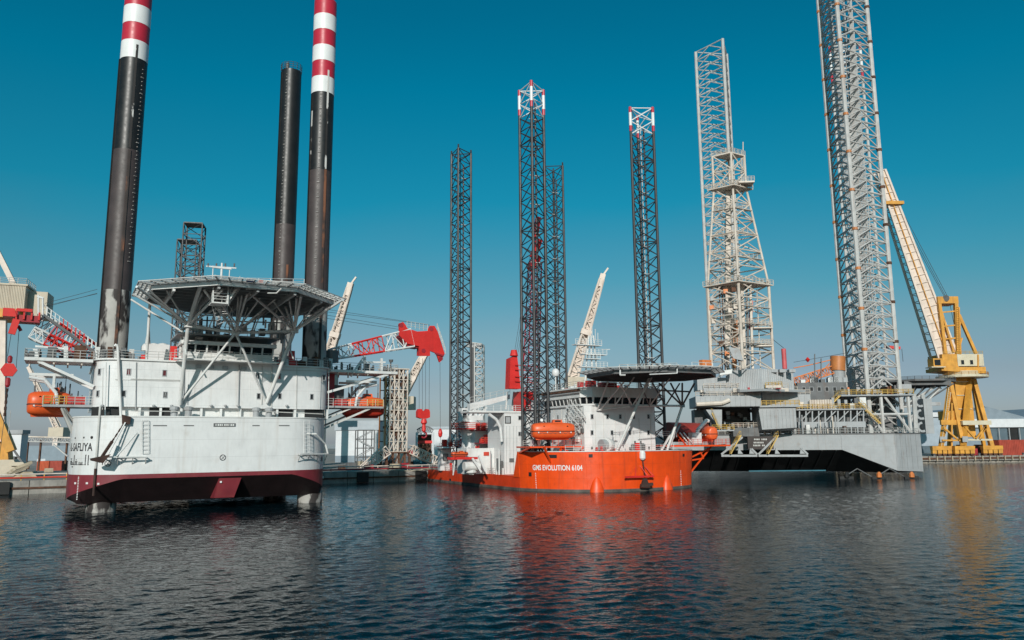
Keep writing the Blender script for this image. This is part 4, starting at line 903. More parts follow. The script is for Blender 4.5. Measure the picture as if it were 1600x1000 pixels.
# bridge with raking windows
bz0, bz1 = G(950, 631, v=HV-.3).z, G(950, 621, v=HV-.3).z
bp = [(ux0-.4, HV+1.4), (ux0+1.2, HV-.35), (ux1+.3, HV-.35), (ux1+.3, 8.9), (ux0-.4, 8.9)]
br2 = MB().prism(bp, zh+.003, bz0).build('bridge', WHITE, V2)
MB().prism([(x*1.0+(-.5 if x < 10 else .5), y-.6 if y < 0 else y) for x, y in bp], bz1, zr+.4).build('bridge_roof', WHITE2, br2)
e = [Vector((ux0-.4, 6.5, 0)), Vector((ux0-.4, HV+1.4, 0)), Vector((ux0+1.2, HV-.35, 0)), Vector((ux1+.3, HV-.35, 0))]
MB().prism([(x+(.25 if x < 10 else -.25), y+.25) for x, y in bp], bz0, bz1).build('bridge_core', BLACK, br2)
for p, q in zip(e, e[1:]):
    L_ = (q-p).length; n = max(1, round(L_/1.55)); d = (q-p)/n; nr = Vector((d.y, -d.x, 0)).normalized()
    for k in range(n+1): c = p+d*k; MB().bar(c+Vector((0, 0, bz0)), c+nr*.28+Vector((0, 0, bz1)), .2, .16).build('mullion', WHITE2, br2)
    for k in range(n):
        c0, c1_ = p+d*k+d.normalized()*.1, p+d*(k+1)-d.normalized()*.1
        MB().plate([c0+Vector((0, 0, bz0)), c1_+Vector((0, 0, bz0)), c1_+nr*.26+Vector((0, 0, bz1)), c0+nr*.26+Vector((0, 0, bz1))], -nr, .05).build('pane', GLASS, br2)
rf = MB().prism([(ux0-1.2, HV+.4), (ux0+.6, HV-.9), (ux1+.8, HV-.9), (ux1+.8, 12), (ux0-1.2, 12)], zr+.4, zr+.65).build('roof_deck', WHITE2, V2)
railing([(ux0-1.1, 11.9, zr+.65), (ux0-1.1, HV+.5, zr+.65), (ux0+.6, HV-.8, zr+.65), (ux1+.7, HV-.8, zr+.65)], rf, RAILM, r=.045)
MB().bar((ux0-1.25, 12, zr+.1), (ux0-1.25, HV+.4, zr+.1), .3, .3).build('pipe', RUST, rf); MB().bar((ux0-1.2, HV+.4, zr-.3), (ux0-1.2, 11, zr-.3), .12, .2).build('cable_tray', GREYP, rf)
# wing block behind the left side of the house
MB().box((ux0+.3, 9.01, GD+.01), (ux0+9, 16, zr-.6)).build('aft_deckhouse', WHITE, V2)
b = MB(); random.seed(11)
for k in range(24): x = ux0+1+13*random.random(); y = HV+2+11*random.random(); s = .3+.6*random.random(); MB().box((x-s/2, y-s/2, zr+.65), (x+s/2, y+s/2, zr+1.1+1.2*random.random())).build('roof_gear', (WHITE2, GREYP, WHITE2, REDBOX)[k % 4], rf)
p = G(925, 598, v=-4); MB().box((p.x-.9, -4.5, zr+.65), (p.x+.6, -3, p.z+.4)).build('red_housing', CRED, rf)
p = G(952, 600, v=-4); MB().box((p.x-1.8, -4.5, zr+.65), (p.x+1.4, -2.6, p.z+.3)).build('engine_vent', CREDD, rf)
for k, (px, py) in enumerate(((868, 592), (937, 594))):     # satellite domes
    p = G(px, py-10, v=4); g = MB().tube((p.x, 4, zr+.6), (p.x, 4, p.z-.4), .12, 8).build('dome_post', WHITE2, rf)
    r_ = .75; MB().lathe((p.x, 4, p.z), [(r_*.75, -.7), (r_, -.3), (r_, .1), (r_*.85, .45), (r_*.5, .72), (.02, .82)], 14).build('satellite_dome', WHITE, g, True)
m2 = empty('signal_mast', V2)
a0, a1 = G(915, 585, v=6), G(940, 585, v=6)
for px0, px1 in ((912, 922), (935, 929), (925, 925)):
    MB().tube((G(px0, 590, v=6).x, 6, zr+.6), (G(px1, 530, v=6).x, 6.4, G(px1, 524, v=6).z), .16, 8).build('mast_leg', WHITE2, m2)
for py, x0, x1 in ((573, 906, 947), (553, 908, 946), (538, 897, 938), (560, 914, 936)):
    P, Q = G(x0, py, v=5.6), G(x1, py, v=5.6); MB().box((P.x, 5, P.z-.1), (Q.x, 6.6, P.z+.05)).build('mast_platform', WHITE2, m2); railing([(P.x, 5, P.z), (Q.x, 5, P.z)], m2, WHITE2, r=.05, sp=.9)
for px, py in ((902, 532), (930, 514), (925, 510), (934, 520)): p = G(px, py, v=6); MB().tube((p.x, 6, p.z-2.4), (p.x, 6, p.z), .07, 6).build('antenna', WHITE2, m2)
MB().bar(G(940, 546, v=5.4), G(953, 546, v=5.4), .14).build('radar_bar', WHITE2, m2)
# helideck
h3 = empty('helideck', V2); z3_ = 20.3; cc = G(1018, 585, z=z3_); A3 = 10.6
def oct3(apo): R = apo/math.cos(math.radians(22.5)); return [(cc.x+R*math.cos(math.radians(22.5+45*k)), cc.y+R*math.sin(math.radians(22.5+45*k))) for k in range(8)]
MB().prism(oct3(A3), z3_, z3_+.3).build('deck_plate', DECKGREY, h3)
ps = [Vector((x, y, z3_-.3)) for x, y in oct3(A3-.1)]
for k in range(8): MB().bar(ps[k], ps[(k+1) % 8], .25, .6).build('edge_girder', GREYD, h3)
for k in range(-4, 5):
    y = cc.y+k*2.2; w = A3-.3 if abs(k*2.2) < 4.4 else A3-.3-(abs(k*2.2)-4.4); MB().bar((cc.x-w, y, z3_-.2), (cc.x+w, y, z3_-.2), .2, .45).build('girder', GREYD, h3)
for k in range(8):
    o0, o1 = Vector((*oct3(A3)[k], z3_+.1)), Vector((*oct3(A3)[(k+1) % 8], z3_+.1)); i0, i1 = Vector((*oct3(A3+1.5)[k], z3_+.4)), Vector((*oct3(A3+1.5)[(k+1) % 8], z3_+.4))
    for t in range(6): MB().bar(o0.lerp(o1, t/6), i0.lerp(i1, t/6), .16, .2).build('net_arm', RAILM, h3)
    for t in (.5, 1): MB().bar(o0.lerp(i0, t), o1.lerp(i1, t), .1, .1).build('net_rail', RAILM, h3)
    b = MB(); n_ = 50
    for t in range(n_): b.bar(o0.lerp(o1, t/n_), i0.lerp(i1, t/n_), .04, .04)
    tag(b.build('safety_net', GREYP, h3), kind='stuff')
gv = cc.y-A3-.6
railing([G(968, 577, v=gv), G(1058, 574, v=gv)], h3, RAILM, r=.06, h=.7, rails=2); MB().path([G(969, 578, v=gv), G(969, 586, v=gv), G(977, 586, v=gv)], .12, 6).build('foam_pipe', WHITE2, h3); MB().path([G(1058, 576, v=gv), G(1058, 583, v=gv), G(1015, 585, v=gv)], .1, 6).build('foam_pipe', WHITE2, h3)
lz = G(1093, 580, v=gv+3); MB().box((lz.x-2, gv+2.4, z3_-.3), (lz.x+2.4, gv+4.6, z3_-.1)).build('landing', GREYP, h3); railing([(lz.x-2, gv+2.4, z3_-.1), (lz.x+2.4, gv+2.4, z3_-.1)], h3, TRUSSW, r=.05, h=1.5)
p = G(1103, 568, v=gv+5); MB().box((p.x-1, gv+4.7, z3_+.3), (p.x+1, gv+5.6, p.z+.6)).build('foam_monitor', ORGC, h3)
sv = -10.5
n1, n2, n3 = G(933, 641, v=HV-.4), G(988, 634, v=sv+.5), G(1066, 634, v=sv+.5)
def s3(p, q, r, mt=TRUSSW): return member('strut', p, q, r, mt, h3, 8)
s3(G(963, 706, v=sv), G(1015, 590, v=sv-3), .24); s3(G(1038, 716, v=-9.8), n3, .24); s3(n1, n2, .14); s3(n2, n3, .2); s3(G(1047, 700, v=-7), n3, .15)
for px in (961, 988, 1015): s3(Vector((G(px, 636, v=sv+.5).x, sv+.5, n2.z)), Vector((G(px, 596, v=sv+2).x, cc.y+2, z3_-.4)), .12)
s3(n1, G(950, 597, v=cc.y+4), .13); s3(n1+Vector((.6, 0, 0)), G(975, 597, v=cc.y), .12); s3(n2, G(968, 597, v=cc.y), .12); s3(n2, G(1012, 597, v=cc.y+3), .12); s3(G(1015, 635, v=sv+.5), G(1000, 597, v=cc.y+3), .12, GREYD)
for px in (1030, 1048, 1066, 1085): s3(n3, G(px, 599, v=cc.y+3), .17, GREYD)
s3(G(1040, 634, v=sv+2), G(1062, 599, v=cc.y+5), .14, GREYD); s3(G(1040, 634, v=sv+2), G(1020, 599, v=cc.y+5), .14, GREYD); s3(G(1078, 612, v=cc.y+4), G(1030, 610, v=cc.y+4), .15, GREYD)
for n_ in (n2, n3): MB().box(n_-Vector((.4, .3, .3)), n_+Vector((.4, .3, .3))).build('node', GREYP, h3)
# stairs and pipes up the left side of the house
for (x0, y0), (x1, y1) in (((888, 643), (907, 664)), ((912, 655), (893, 632)), ((886, 652), (902, 676))): stairs(G(x1, y1, u=ux0-1.0), G(x0, y0, u=ux0-1.0), V2, WHITE2, .9, 9)
MB().box((ux0-1.6, -4, G(905, 664, u=ux0).z-.1), (ux0-.02, 6, G(905, 664, u=ux0).z)).build('gallery', WHITE2, V2); railing([(ux0-1.5, -4, G(905, 664, u=ux0).z), (ux0-1.5, 6, G(905, 664, u=ux0).z)], V2, WHITE2, r=.04)
# davit platforms and lifeboats
zp = G(880, 697, v=-4).z
pa = MB().hexa([(-4.4, -6.5, zp-.25), (5.0, -8.2, zp-.25), (6.4, -2, zp-.25), (-3.6, .8, zp-.25), (-4.4, -6.5, zp), (5.0, -8.2, zp), (6.4, -2, zp), (-3.6, .8, zp)]).build('davit_platform', ORANGE, V2)
pa.location.z = 0
railing([(-.4, -7.3, zp), (5.0, -8.2, zp)], pa, RAILR, r=.045, sp=1.1)
for (x0, y0, x1, y1) in ((877, 698, 868, 740), (877, 698, 900, 715), (850, 698, 868, 740), (912, 698, 898, 716)): MB().bar(G(x0, y0, v=-7.2), G(x1, y1, v=-5.6), .3).build('bracket', ORANGE, pa)
MB().bar((-4.2, -6.3, zp-.1), (-3.2, .6, GD-.3), .3).build('bracket', ORANGE, pa)
for px in (843, 893):
    p = G(px, 693, v=-3.2)
    MB().path([(p.x+.6, -1.2, zp), (p.x+.9, -1.0, zp+2.0), (p.x+1.2, -1.4, zp+4.4), (p.x+.3, -3.6, zp+4.7)], .28, 8).build('davit_arm', WHITE, pa); MB().box((p.x-.5, -2.2, zp), (p.x+.7, -.4, zp+1.2)).build('davit_winch', WHITE2, pa)
MB().path([G(887, 655, v=-2), G(903, 662, v=-2), G(909, 690, v=-2)], .35, 8).build('davit_arm', WHITE, pa)
p = G(864, 685, v=-5.2); lifeboat('lifeboat', 'orange lifeboat hung beside the lattice leg, above the painted hull name', G.w(p.x, p.y, p.z-.1), G.rz+math.radians(-12), 7.9, 2.9, 3.0)
zq = G(1090, 695, v=-3).z
pb = MB().box((25.0, -7.5, zq-.3), (G(1123, 695, v=-4).x, 1.5, zq)).build('davit_platform', ORANGE, V2)
xe = G(1123, 695, v=-4).x
railing([(27, -7.4, zq), (xe, -7.4, zq), (xe, 1.4, zq)], pb, RAILR, r=.05, sp=1.1)
for (x0, y0, x1, y1) in ((1112, 697, 1079, 738), (1111, 699, 1081, 714), (1099, 716, 1081, 719), (1093, 704, 1099, 716)): MB().bar(G(x0, y0, v=-5), G(x1, y1, v=-5), .26).build('bracket', ORANGE, pb)
MB().path([G(1090, 693, v=-5), G(1090, 672, v=-5), G(1104, 657, v=-5), G(1107, 658, v=-5)], .38, 8).build('davit_arm', WHITE, pb); MB().box(G(1082, 693, v=-5.5)+Vector((0, 0, 0)), G(1096, 676, v=-5.5)+Vector((0, 1.2, 0))).build('davit_winch', WHITE2, pb)
for k in range(3): MB().bar(G(1056+k*6, 676, v=-6), G(1072+k*6, 696, v=-6), .22).build('gangway_rail', WHITE2 if k else ORANGE, pb)
MB().bar(G(1032, 706, v=-7), G(1058, 661, v=-7), .3).build('gangway', WHITE2, pb); MB().bar(G(1040, 706, v=-6.4), G(1063, 663, v=-6.4), .3).build('gangway', GREYP, pb)
p = G(1100, 689, v=-3.5); lifeboat('lifeboat', 'orange lifeboat hung end on from a white davit right of the helideck', G.w(p.x+.7, p.y, p.z), G.rz+math.radians(72), 7.2, 2.7, 3.0)
tk = tag(MB().tube(G.w(*G(1044, 675, v=5)), G.w(*G(1096, 676, v=5)), 2.05, 24).build('storage_tank', mat('tank_red', (.30, .035, .025), .45, var=.15)), 'dark red cylindrical tank lying beside the right lifeboat', 'tank')
MB().box((21.9, -3, GD+.01), (27.5, 3, zq-1.2)).build('winch_house', WHITE2, V2); railing([(ux1+.3, -6.8, GD+2.4), (27, -6.8, GD+2.4)], V2, WHITE2, r=.04)
p = G(948, 697, v=-9.5); MB().tube(p+Vector((-1.2, 0, .2)), p+Vector((1.2, .3, .2)), 1.0, 16).build('mooring_winch', GREYP, V2); MB().tube(p+Vector((-.3, -.2, .2)), p+Vector((.3, .1, .2)), 1.25, 16).build('mooring_winch', WHITE2, V2)
# ------------------------------------------------------------------ orange ship: middle house, pedestal crane, aft deck
mx0 = G(788, 690, v=9).x; mx1 = G(818, 690, v=9).x; zmt = G(800, 645, v=9).z
mh = MB().box((mx0, 9, GA), (mx1+1.5, 17, zmt)).build('jacking_house', WHITE, V2)
p = G(793.5, 656, v=9); window(mh, (p.x, 9, p.z), 1.0, 1.15, (0, -1, 0), GREYP, GLASS, .14)
for px, py in ((812, 653), (812, 678)): p = G(px, py, v=9); window(mh, (p.x, 9, p.z), .5, .7, (0, -1, 0))
for k in range(5): MB().box((mx0+.4+k*.75, 8.95, GA+.2), (mx0+.46+k*.75, 9.02, zmt-2.6)).build('panel_seam', GREYP, mh)
railing([(mx0-7, 9, zmt+.35), (mx1+1.5, 9, zmt+.35)], mh, WHITE2, r=.05)
MB().box((mx0-7.5, 8.8, zmt+.01), (mx1+1.6, 15, zmt+.35)).build('boom_gallery', WHITE2, mh)
MB().path([G(764, 647, v=9), G(776, 656, v=9), G(782, 668, v=9), G(784, 690, v=9)], .3, 8).build('gallery_knee', WHITE, mh)
p = G(660+160, 735, v=3); # white deck posts
for px, w in ((828, 1.7), (696, 1.3)):
    v = 1.2 if px > 800 else 36; q = G(px-8, 735, v=v); t = G(px+8, 700 if px > 800 else 702, v=v)
    f = MB().box((q.x, v, GA), (t.x, v+1.8, t.z)).build('deck_column', WHITE, V2); c = (q.x+t.x)/2
    window(f, (c, v, GA+(t.z-GA)*.62), (t.x-q.x)*.4, (t.z-GA)*.3, (0, -1, 0), GREYP, GLASS, .1)
    for k in range(5): z = GA+.5+k*.8; MB().tube((t.x+.25, v-.1, z), (t.x+.25, v+.4, z), .34, 10).build('fender_roll', WHITE2, f)
    MB().box((q.x-.5, v-.4, t.z+.01), (t.x+.6, v+2.2, t.z+.25)).build('column_cap', GREYP, f)
    railing([(q.x-.5, v-.4, t.z+.25), (t.x+.6, v-.4, t.z+.25)], f, RAILM, r=.05)
# deck house aft of the column
for (x0, y0, x1, y1, v, d, mt) in ((742, 670, 768, 735, 22, 5, WHITE), (729, 700, 790, 735, 14, 5, WHITE2), (768, 690, 790, 735, 20, 3, GREYP)):
    p, q = G(x0, y1, v=v), G(x1, y0, v=v); MB().box((p.x, v, GA), (q.x, v+d, q.z)).build('deck_store', mt, V2)
for (x0, y0, x1, y1, v, mt) in ((742, 697, 748, 711, 21.9, CRED), (782, 720, 786, 735, 8.9, GREYD), (756, 706, 764, 712, 13.9, RAILR), (776, 716, 781, 734, 8.9, GREYD), (796, 716, 803, 722, 8.9, GREYD)):
    p, q = G(x0, y1, v=v), G(x1, y0, v=v); MB().box((p.x, v-.06, p.z), (q.x, v+.1, q.z)).build('door', mt, V2)
pc = empty('pedestal_crane', V2); pc['label'] = 'white pedestal crane with its boom laid to the right'
cv = 26; p0, p1 = G(734, 694, v=cv), G(734, 657, v=cv)
MB().lathe((p0.x, cv, GA), [(1.75, 0), (1.75, p0.z-GA+1.5), (2.4, p0.z-GA+4.2), (2.4, p0.z-GA+4.6), (1.8, p0.z-GA+4.7), (1.8, p1.z-GA)], 18).build('pedestal', WHITE, pc, True)
zpl = p0.z+3.1; MB().lathe((p0.x, cv, zpl), [(4.0, 0), (4.0, .25)], 18).build('pedestal_platform', CRED, pc)
ring = [(p0.x+3.9*math.cos(math.radians(q)), cv+3.9*math.sin(math.radians(q)), zpl+.25) for q in range(0, 361, 30)]; railing(ring, pc, RAILR, r=.06)
MB().box((p0.x-1.7, cv-1.6, p1.z), (p0.x+2.4, cv+1.6, p1.z+1.0)).build('slew_table', WHITE2, pc)
q0, q1 = G(719, 657, v=cv-1.2), G(728, 638, v=cv-1.2)
cb = MB().box((q0.x, cv-2.2, q0.z), (q1.x, cv-.2, q1.z)).build('cab', WHITE, pc); MB().box((q0.x+.2, cv-2.25, q0.z+.5), (q1.x-.25, cv-2.1, q1.z-.4)).build('pane', GLASS, cb)
MB().box((q0.x-.6, cv-2.6, q0.z-.25), (q1.x+.3, cv, q0.z-.02)).build('cab_platform', WHITE2, cb); railing([(q0.x-.6, cv-2.6, q0.z), (q1.x, cv-2.6, q0.z)], cb, WHITE2, r=.04, h=.9)
a0, a1 = G(732, 636, v=cv), G(795, 620, v=cv)
MB().hexa([a0+Vector((0, -.9, -.7)), a1+Vector((0, -.6, -.5)), a1+Vector((0, .6, -.5)), a0+Vector((0, .9, -.7)), a0+Vector((0, -.9, .7)), a1+Vector((0, -.6, .5)), a1+Vector((0, .6, .5)), a0+Vector((0, .9, .7))]).build('box_boom', WHITE, pc)
railing([a0+Vector((0, -.8, .7)), a1+Vector((0, -.6, .5))], pc, RAILM, r=.045, h=1.3, rails=2)
for (x0, y0), (x1, y1) in (((730, 657), (740, 640)), ((741, 657), (757, 640)), ((745, 655), (741, 638)), ((752, 652), (760, 636))): MB().bar(G(x0, y0, v=cv-.6), G(x1, y1, v=cv-.6), .4).build('luffing_strut', WHITE, pc)
for px in (790, 800, 806): MB().bar(G(px, 640, v=cv-1), G(px+3, 612, v=cv-1), .3).build('boom_tip_frame', WHITE2, pc)
# red railing galleries and gear on the aft deck
for (x0, x1, py, v) in ((745, 790, 672, 20), (752, 788, 692, 18), (692, 740, 697, 33)):
    p, q = G(x0, py, v=v), G(x1, py, v=v); f = MB().box((p.x, v, p.z-.15), (q.x, v+4, p.z)).build('gallery', CREDD, V2); railing([(p.x, v, p.z), (q.x, v, p.z)], f, RAILR, r=.07, sp=.9)
    for k in range(5): x = p.x+(q.x-p.x)*(k+.5)/5; s = .5+.4*random.random(); MB().box((x-s/2, v+.5, p.z), (x+s/2, v+1.6, p.z+.7+1.2*random.random())).build('machinery', (CRED, REDBOX, WHITE2)[k % 3], f)
b = MB(); y = 3.0
railing([(-3.5, 9, GA), (-4.4, 30, GA), (-5.0, 44.8, GA)], V2, RAILM, r=.05, sp=1.4)
for k in range(26):
    y = 26+18*random.random(); x = -4.2+2.2*random.random(); h = .6+1.5*random.random(); s = .25+.4*random.random()
    MB().box((x, y, GA), (x+s, y+s, GA+h)).build('deck_gear', (CRED, WHITE2, REDBOX, RAILR, GREYD, CRED)[k % 6], V2)
for k in range(18):
    y = 8+18*random.random(); x = -3.3+2.5*random.random(); h = .5+1.6*random.random(); s = .3+.6*random.random()
    MB().box((x, y, GA), (x+s, y+s, GA+h)).build('deck_gear', (WHITE2, GREYP, WHITE2, GREYD, CRED)[k % 5], V2)
p = G(736, 725, v=12); MB().lathe((p.x, 12, GA), [(.5, 0), (1.1, .4), (1.1, 1.2), (.7, 1.6)], 12).build('hose_reel', WHITE2, V2); MB().tube((p.x-1.7, 11.5, GA+1.6), (p.x+1.5, 11.5, GA+1.6), .9, 14).build('air_receiver', WHITE2, V2)
for (x0, y0, x1, y1, v) in ((724, 695, 732, 716, 24), (738, 716, 752, 738, 10), (748, 712, 758, 736, 10)): MB().bar(G(x0, y0, v=v), G(x1, y1, v=v), .35).build('ramp_beam', WHITE, V2)
p = G(718, 713, v=12); lifeboat('rescue_boat', 'small orange open rescue boat stowed on the aft deck', G.w(p.x, p.y, p.z), G.rz+math.radians(4), 3.4, 1.3, .9, BOATO)['group'] = 'orange rescue craft'
cr_ = MB().box((p.x-2.2, 11, p.z-.6), (p.x+3.4, 13, p.z-.16)).build('boat_cradle', CRED, V2); MB().bar((p.x-1.5, 11.5, GA), (p.x-1.2, 11.5, p.z-.6), .2).build('cradle_post', WHITE2, cr_); MB().bar((p.x+2.6, 11.5, GA), (p.x+2.6, 11.5, p.z-.6), .2).build('cradle_post', WHITE2, cr_)
# red main crane behind the foremost leg
rc = empty('main_crane', V2); rc['label'] = 'red crane with upright lattice boom behind the foremost leg'
cv = 18
p, q = G(796, 607, v=cv), G(810, 553, v=cv)
MB().hexa([(p.x, cv, p.z), (q.x+.5, cv, p.z), (q.x+.5, cv+2.2, p.z), (p.x, cv+2.2, p.z), (p.x+.3, cv, q.z-1), (q.x-.3, cv, q.z-.2), (q.x-.3, cv+2.2, q.z-.2), (p.x+.3, cv+2.2, q.z-1)]).build('gantry_tower', CRED, rc)
MB().tube(G(803, 556, v=cv+.2), G(803, 547, v=cv+.2), .9, 12, .6).build('gantry_top', CRED, rc)
p, q = G(814, 642, v=cv+.5), G(834, 612, v=cv+.5); MB().box((p.x, cv+.4, p.z), (q.x, cv+4.2, q.z)).build('machinery_house', CRED, rc)
MB().tube(((p.x+q.x)/2, cv+2, GA), ((p.x+q.x)/2, cv+2, p.z), 1.9, 16).build('pedestal', WHITE2, rc)
for y in (570, 588): a0, a1 = G(805, y, v=cv-.4), G(848, y+4, v=cv-.4); member('walkway_rail', a0, a1, .1, CRED, rc); member('walkway_rail', a0+Vector((0, 0, -1)), a1+Vector((0, 0, -1)), .1, CRED, rc)
lattice(rc, G(828, 640, v=cv+1), G(836, 410, v=cv+4), 2.9, 2.4, 22, .13, .07, CREDD, taper=(1, .8), up=(0, 1, 0), split=False)
for x0, y0, x1, y1, w in ((829, 420, 840, 402, 2.4), (833, 402, 842, 375, 1.5), (836, 372, 841, 340, .9)):
    MB().bar(G(x0, y0, v=cv+4), G(x1, y1, v=cv+4), w, 1.2).build('boom_head', CRED, rc)
for x in (804, 807, 810): rope(G(x, 550, v=cv+.5), G(x+24, 400, v=cv+3.5), rc, .04)

# more small fittings on the orange ship
random.seed(77)
for k in range(26):
    px = 862+50*random.random(); py = 632+60*random.random(); p = G(px, py, u=ux0-.1); h_ = .3+.7*random.random()
    MB().box((ux0-.35, p.y-.2, p.z), (ux0, p.y+.2+.4*random.random(), p.z+h_)).build('wall_fitting', (WHITE2, GREYP, WHITE2, GREYD, RAILM)[k % 5], h2)
for px in (866, 878, 890, 899, 909): p = G(px, 690, u=ux0-.15); MB().tube(p, Vector((ux0-.15, p.y, zh-.3)), .06, 6).build('wall_pipe', RAILM, h2)
for px in (931, 944, 962, 978, 1000, 1018): p = G(px, 702, v=HV-.1); MB().tube((p.x, HV-.1, GD), (p.x, HV-.1, zh-1-2*random.random()), .05, 6).build('wall_pipe', RAILM, h2)
for k in range(20):
    px = 925+90*random.random(); p = G(px, 700, v=-8.6-1.4*random.random()); s = .3+.5*random.random(); MB().box((p.x, p.y, GD), (p.x+s, p.y+s, GD+.4+1.0*random.random())).build('foredeck_gear', (WHITE2, GREYP, GREYD, CRED)[k % 4], V2)
railing([(1.5, -8.5, GD), (6.5, -11.3, GD), (15, -12.2, GD), (23.4, -10.5, GD)], V2, WHITE2, r=.035)
for k in range(30):
    px = 700+120*random.random(); v = 8+24*random.random(); p = G(px, 735, v=v); h_ = 1+5*random.random(); x = max(-3.5, p.x)
    MB().tube((x, v, GA), (x, v, GA+h_), .06+.12*random.random(), 6).build('deck_post', (WHITE2, WHITE2, CRED, GREYP)[k % 4], V2)
# ------------------------------------------------------------------ grey drilling rig
R_ = Frame(88.4, 188, -5)
V3 = thing('drilling_rig', 'grey jack-up drilling rig with tall derrick and huge lattice legs', 'oil rig', R_)
RD = 9.9
fr3 = [(-50, -5.0, 6.4), (-12.9, -13, 6.4), (-1.3, -13.2, 1.7), (6.2, -8.5, 1.3), (16, 24, 1.3), (10, 50, 1.3), (-50, 46, 1.3)]
b = MB(); n = len(fr3)
b.loft([[(x, y, RD) for x, y, z in fr3], [(x, y, z) for x, y, z in fr3]], cap=False); b.add([(x, y, RD) for x, y, z in fr3], [tuple(range(n))])
rh = b.build('hull', GREYP, V3)
inn = [(-50, 4, 1.2), (-12, -3, 1.2), (-1.3, -12.4, 1.25), (6.1, -8.3, 1.25), (15.8, 24, 1.2), (9.8, 49.8, 1.2), (-50, 45.8, 1.2)]
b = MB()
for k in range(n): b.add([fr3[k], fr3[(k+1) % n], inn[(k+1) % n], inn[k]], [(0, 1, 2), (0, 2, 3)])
b.add(inn, [tuple(range(n))]); b.build('hull_bottom', BLACKH, V3)  # shade under the raked hull painted in as black
for x0, y0, x1, y1 in ((-50, -5.0, -12.9, -13), (-12.9, -13, -1.3, -13.2), (-1.3, -13.2, 6.2, -8.5)):
    MB().bar((x0, y0, RD+.06), (x1, y1, RD+.06), .3, .25).build('gunwale', GREYD, rh); railing([(x0, y0+.3, RD+.15), (x1, y1+.3, RD+.15)], rh, RAILM, r=.055)
MB().bar((-12.9, -13.05, 6.4), (-12.9, -13.05, RD), .12).build('corner_bar', GREYP, rh); MB().bar((-1.3, -13.25, 1.8), (-1.3, -13.25, RD), .12).build('corner_bar', GREYP, rh)
for k in range(1, 5): MB().bar((-1.3+7.5*k/5, -13.24+4.7*k/5, 1.9), (-1.3+7.5*k/5, -13.24+4.7*k/5, RD-.2), .03).build('plate_seam', GREYD, rh)
# floating fender frame under the corner
ff = empty('fender_pontoon', V3)
for x in (-14, -7, 0): MB().bar((x, -13.2, .25), (x+3, -13.2, .25), .6, .5).build('pontoon', BLACK, ff); MB().lathe((x+1.5, -13.6, .3), [(.55, 0), (.55, .7), (.2, 1.2)], 8).build('buoy', ORGC if x > -10 else BLACK, ff)
for x in (-13, -6): member('tie', (x, -13.2, .4), (x+3, -13.2, 2.2), .12, GREYD, ff); member('tie', (x+6, -13.2, .4), (x+3, -13.2, 2.2), .12, GREYD, ff)
# legs
ztop = R_(1310, -45, v=0).z
tri_leg(V3, -.7, 0, 1.3, ztop, 11.8, 243, 3.1, .55, .185, STEELG, 'V', hz=1, cut=(1,), label='nearest and thickest pale grey lattice leg of the rig')
z5 = R_(1108, 66, v=51).z
tri_leg(V3, -24.0, 51, 1.3, z5-2.4, 11.0, 283, 3.2, .52, .175, STEELG, 'V', hz=1, cut=(1, 2), label='lattice leg rising behind the derrick')
z7 = R_(1320, 76, v=60).z
tri_leg(V3, 20.9, 60, 1.3, z7, 9.5, 200, 4.2, .45, .16, STEELG, 'X', hz=1, cut=(0, 1, 2), top=13, label='far lattice leg with red and white top seen through the nearest leg')
t6 = [o for o in V3.children if o.name.startswith('leg')][0]
for k in range(3):
    a = math.radians(243+120*k); x, y = 11.8/math.sqrt(3)*math.cos(a)-.7, 11.8/math.sqrt(3)*math.sin(a)
    for j in range(1, 11): MB().lathe((x, y, 20+j*9.9+k*2.5), [(.62, -.35), (.68, -.3), (.68, .3), (.62, .35)], 10).build('chord_collar', BRONZE if k != 1 else RUST, t6)
b = MB(); R6 = 11.8/math.sqrt(3); c6 = [Vector((R6*math.cos(math.radians(243+120*k))-.7, R6*math.sin(math.radians(243+120*k)), 0)) for k in range(3)]
for k in range(41):      # plan bracing inside the leg
    z = Vector((0, 0, 4.4+k*3.1)); md = [(c6[i]+c6[(i+1) % 3])/2+z for i in range(3)]
    if z.z > ztop-1: break
    for i in range(3): b.tube(md[i], md[(i+1) % 3], .13, 5); b.tube(md[i], c6[(i+2) % 3]*.35+md[i]*.65+Vector((0, 0, 1.5)), .1, 5)
tag(b.build('plan_bracing', STEELG, t6), kind='stuff')
for dx in (-1.2, .4, 1.5): member('riser', (dx, .6, 10), (dx, .6, ztop-2), .22, GREYP, t6, 8)
# jack house at the near leg
jh = empty('jack_house', V3)
zj = R_(1370, 617, v=-6).z
xa, xb = R_(1311, 617, v=-7).x, R_(1424, 617, v=-7).x
MB().box((xa, -8.5, zj-.35), (xb, 6, zj-.05)).build('jack_platform', GREYP, jh); railing([(xa, -8.4, zj), (xb, -8.4, zj)], jh, RAILY, r=.08, sp=1.2); railing([(xa, -8.4, zj), (xa, 5, zj)], jh, RAILY, r=.08, sp=1.4)
for x0, x1 in ((-7.4, -1.5), (-1.2, 4.6)):
    member('brace', (x0+.5, -7.5, zj-.4), (x1, -7.5, RD+.2), .3, STEELG, jh); member('brace', (x1, -7.5, zj-.4), (x1, -7.5, RD+.2), .42, STEELG, jh)
member('brace', (-7, -7.5, zj-4.6), (4.6, -7.5, zj-4.6), .3, STEELG, jh); member('brace', (5.5, -8, RD), (5.8, -8, zj), .5, STEELG, jh); member('brace', (9.2, -5, RD), (9, -5, zj), .45, STEELG, jh)
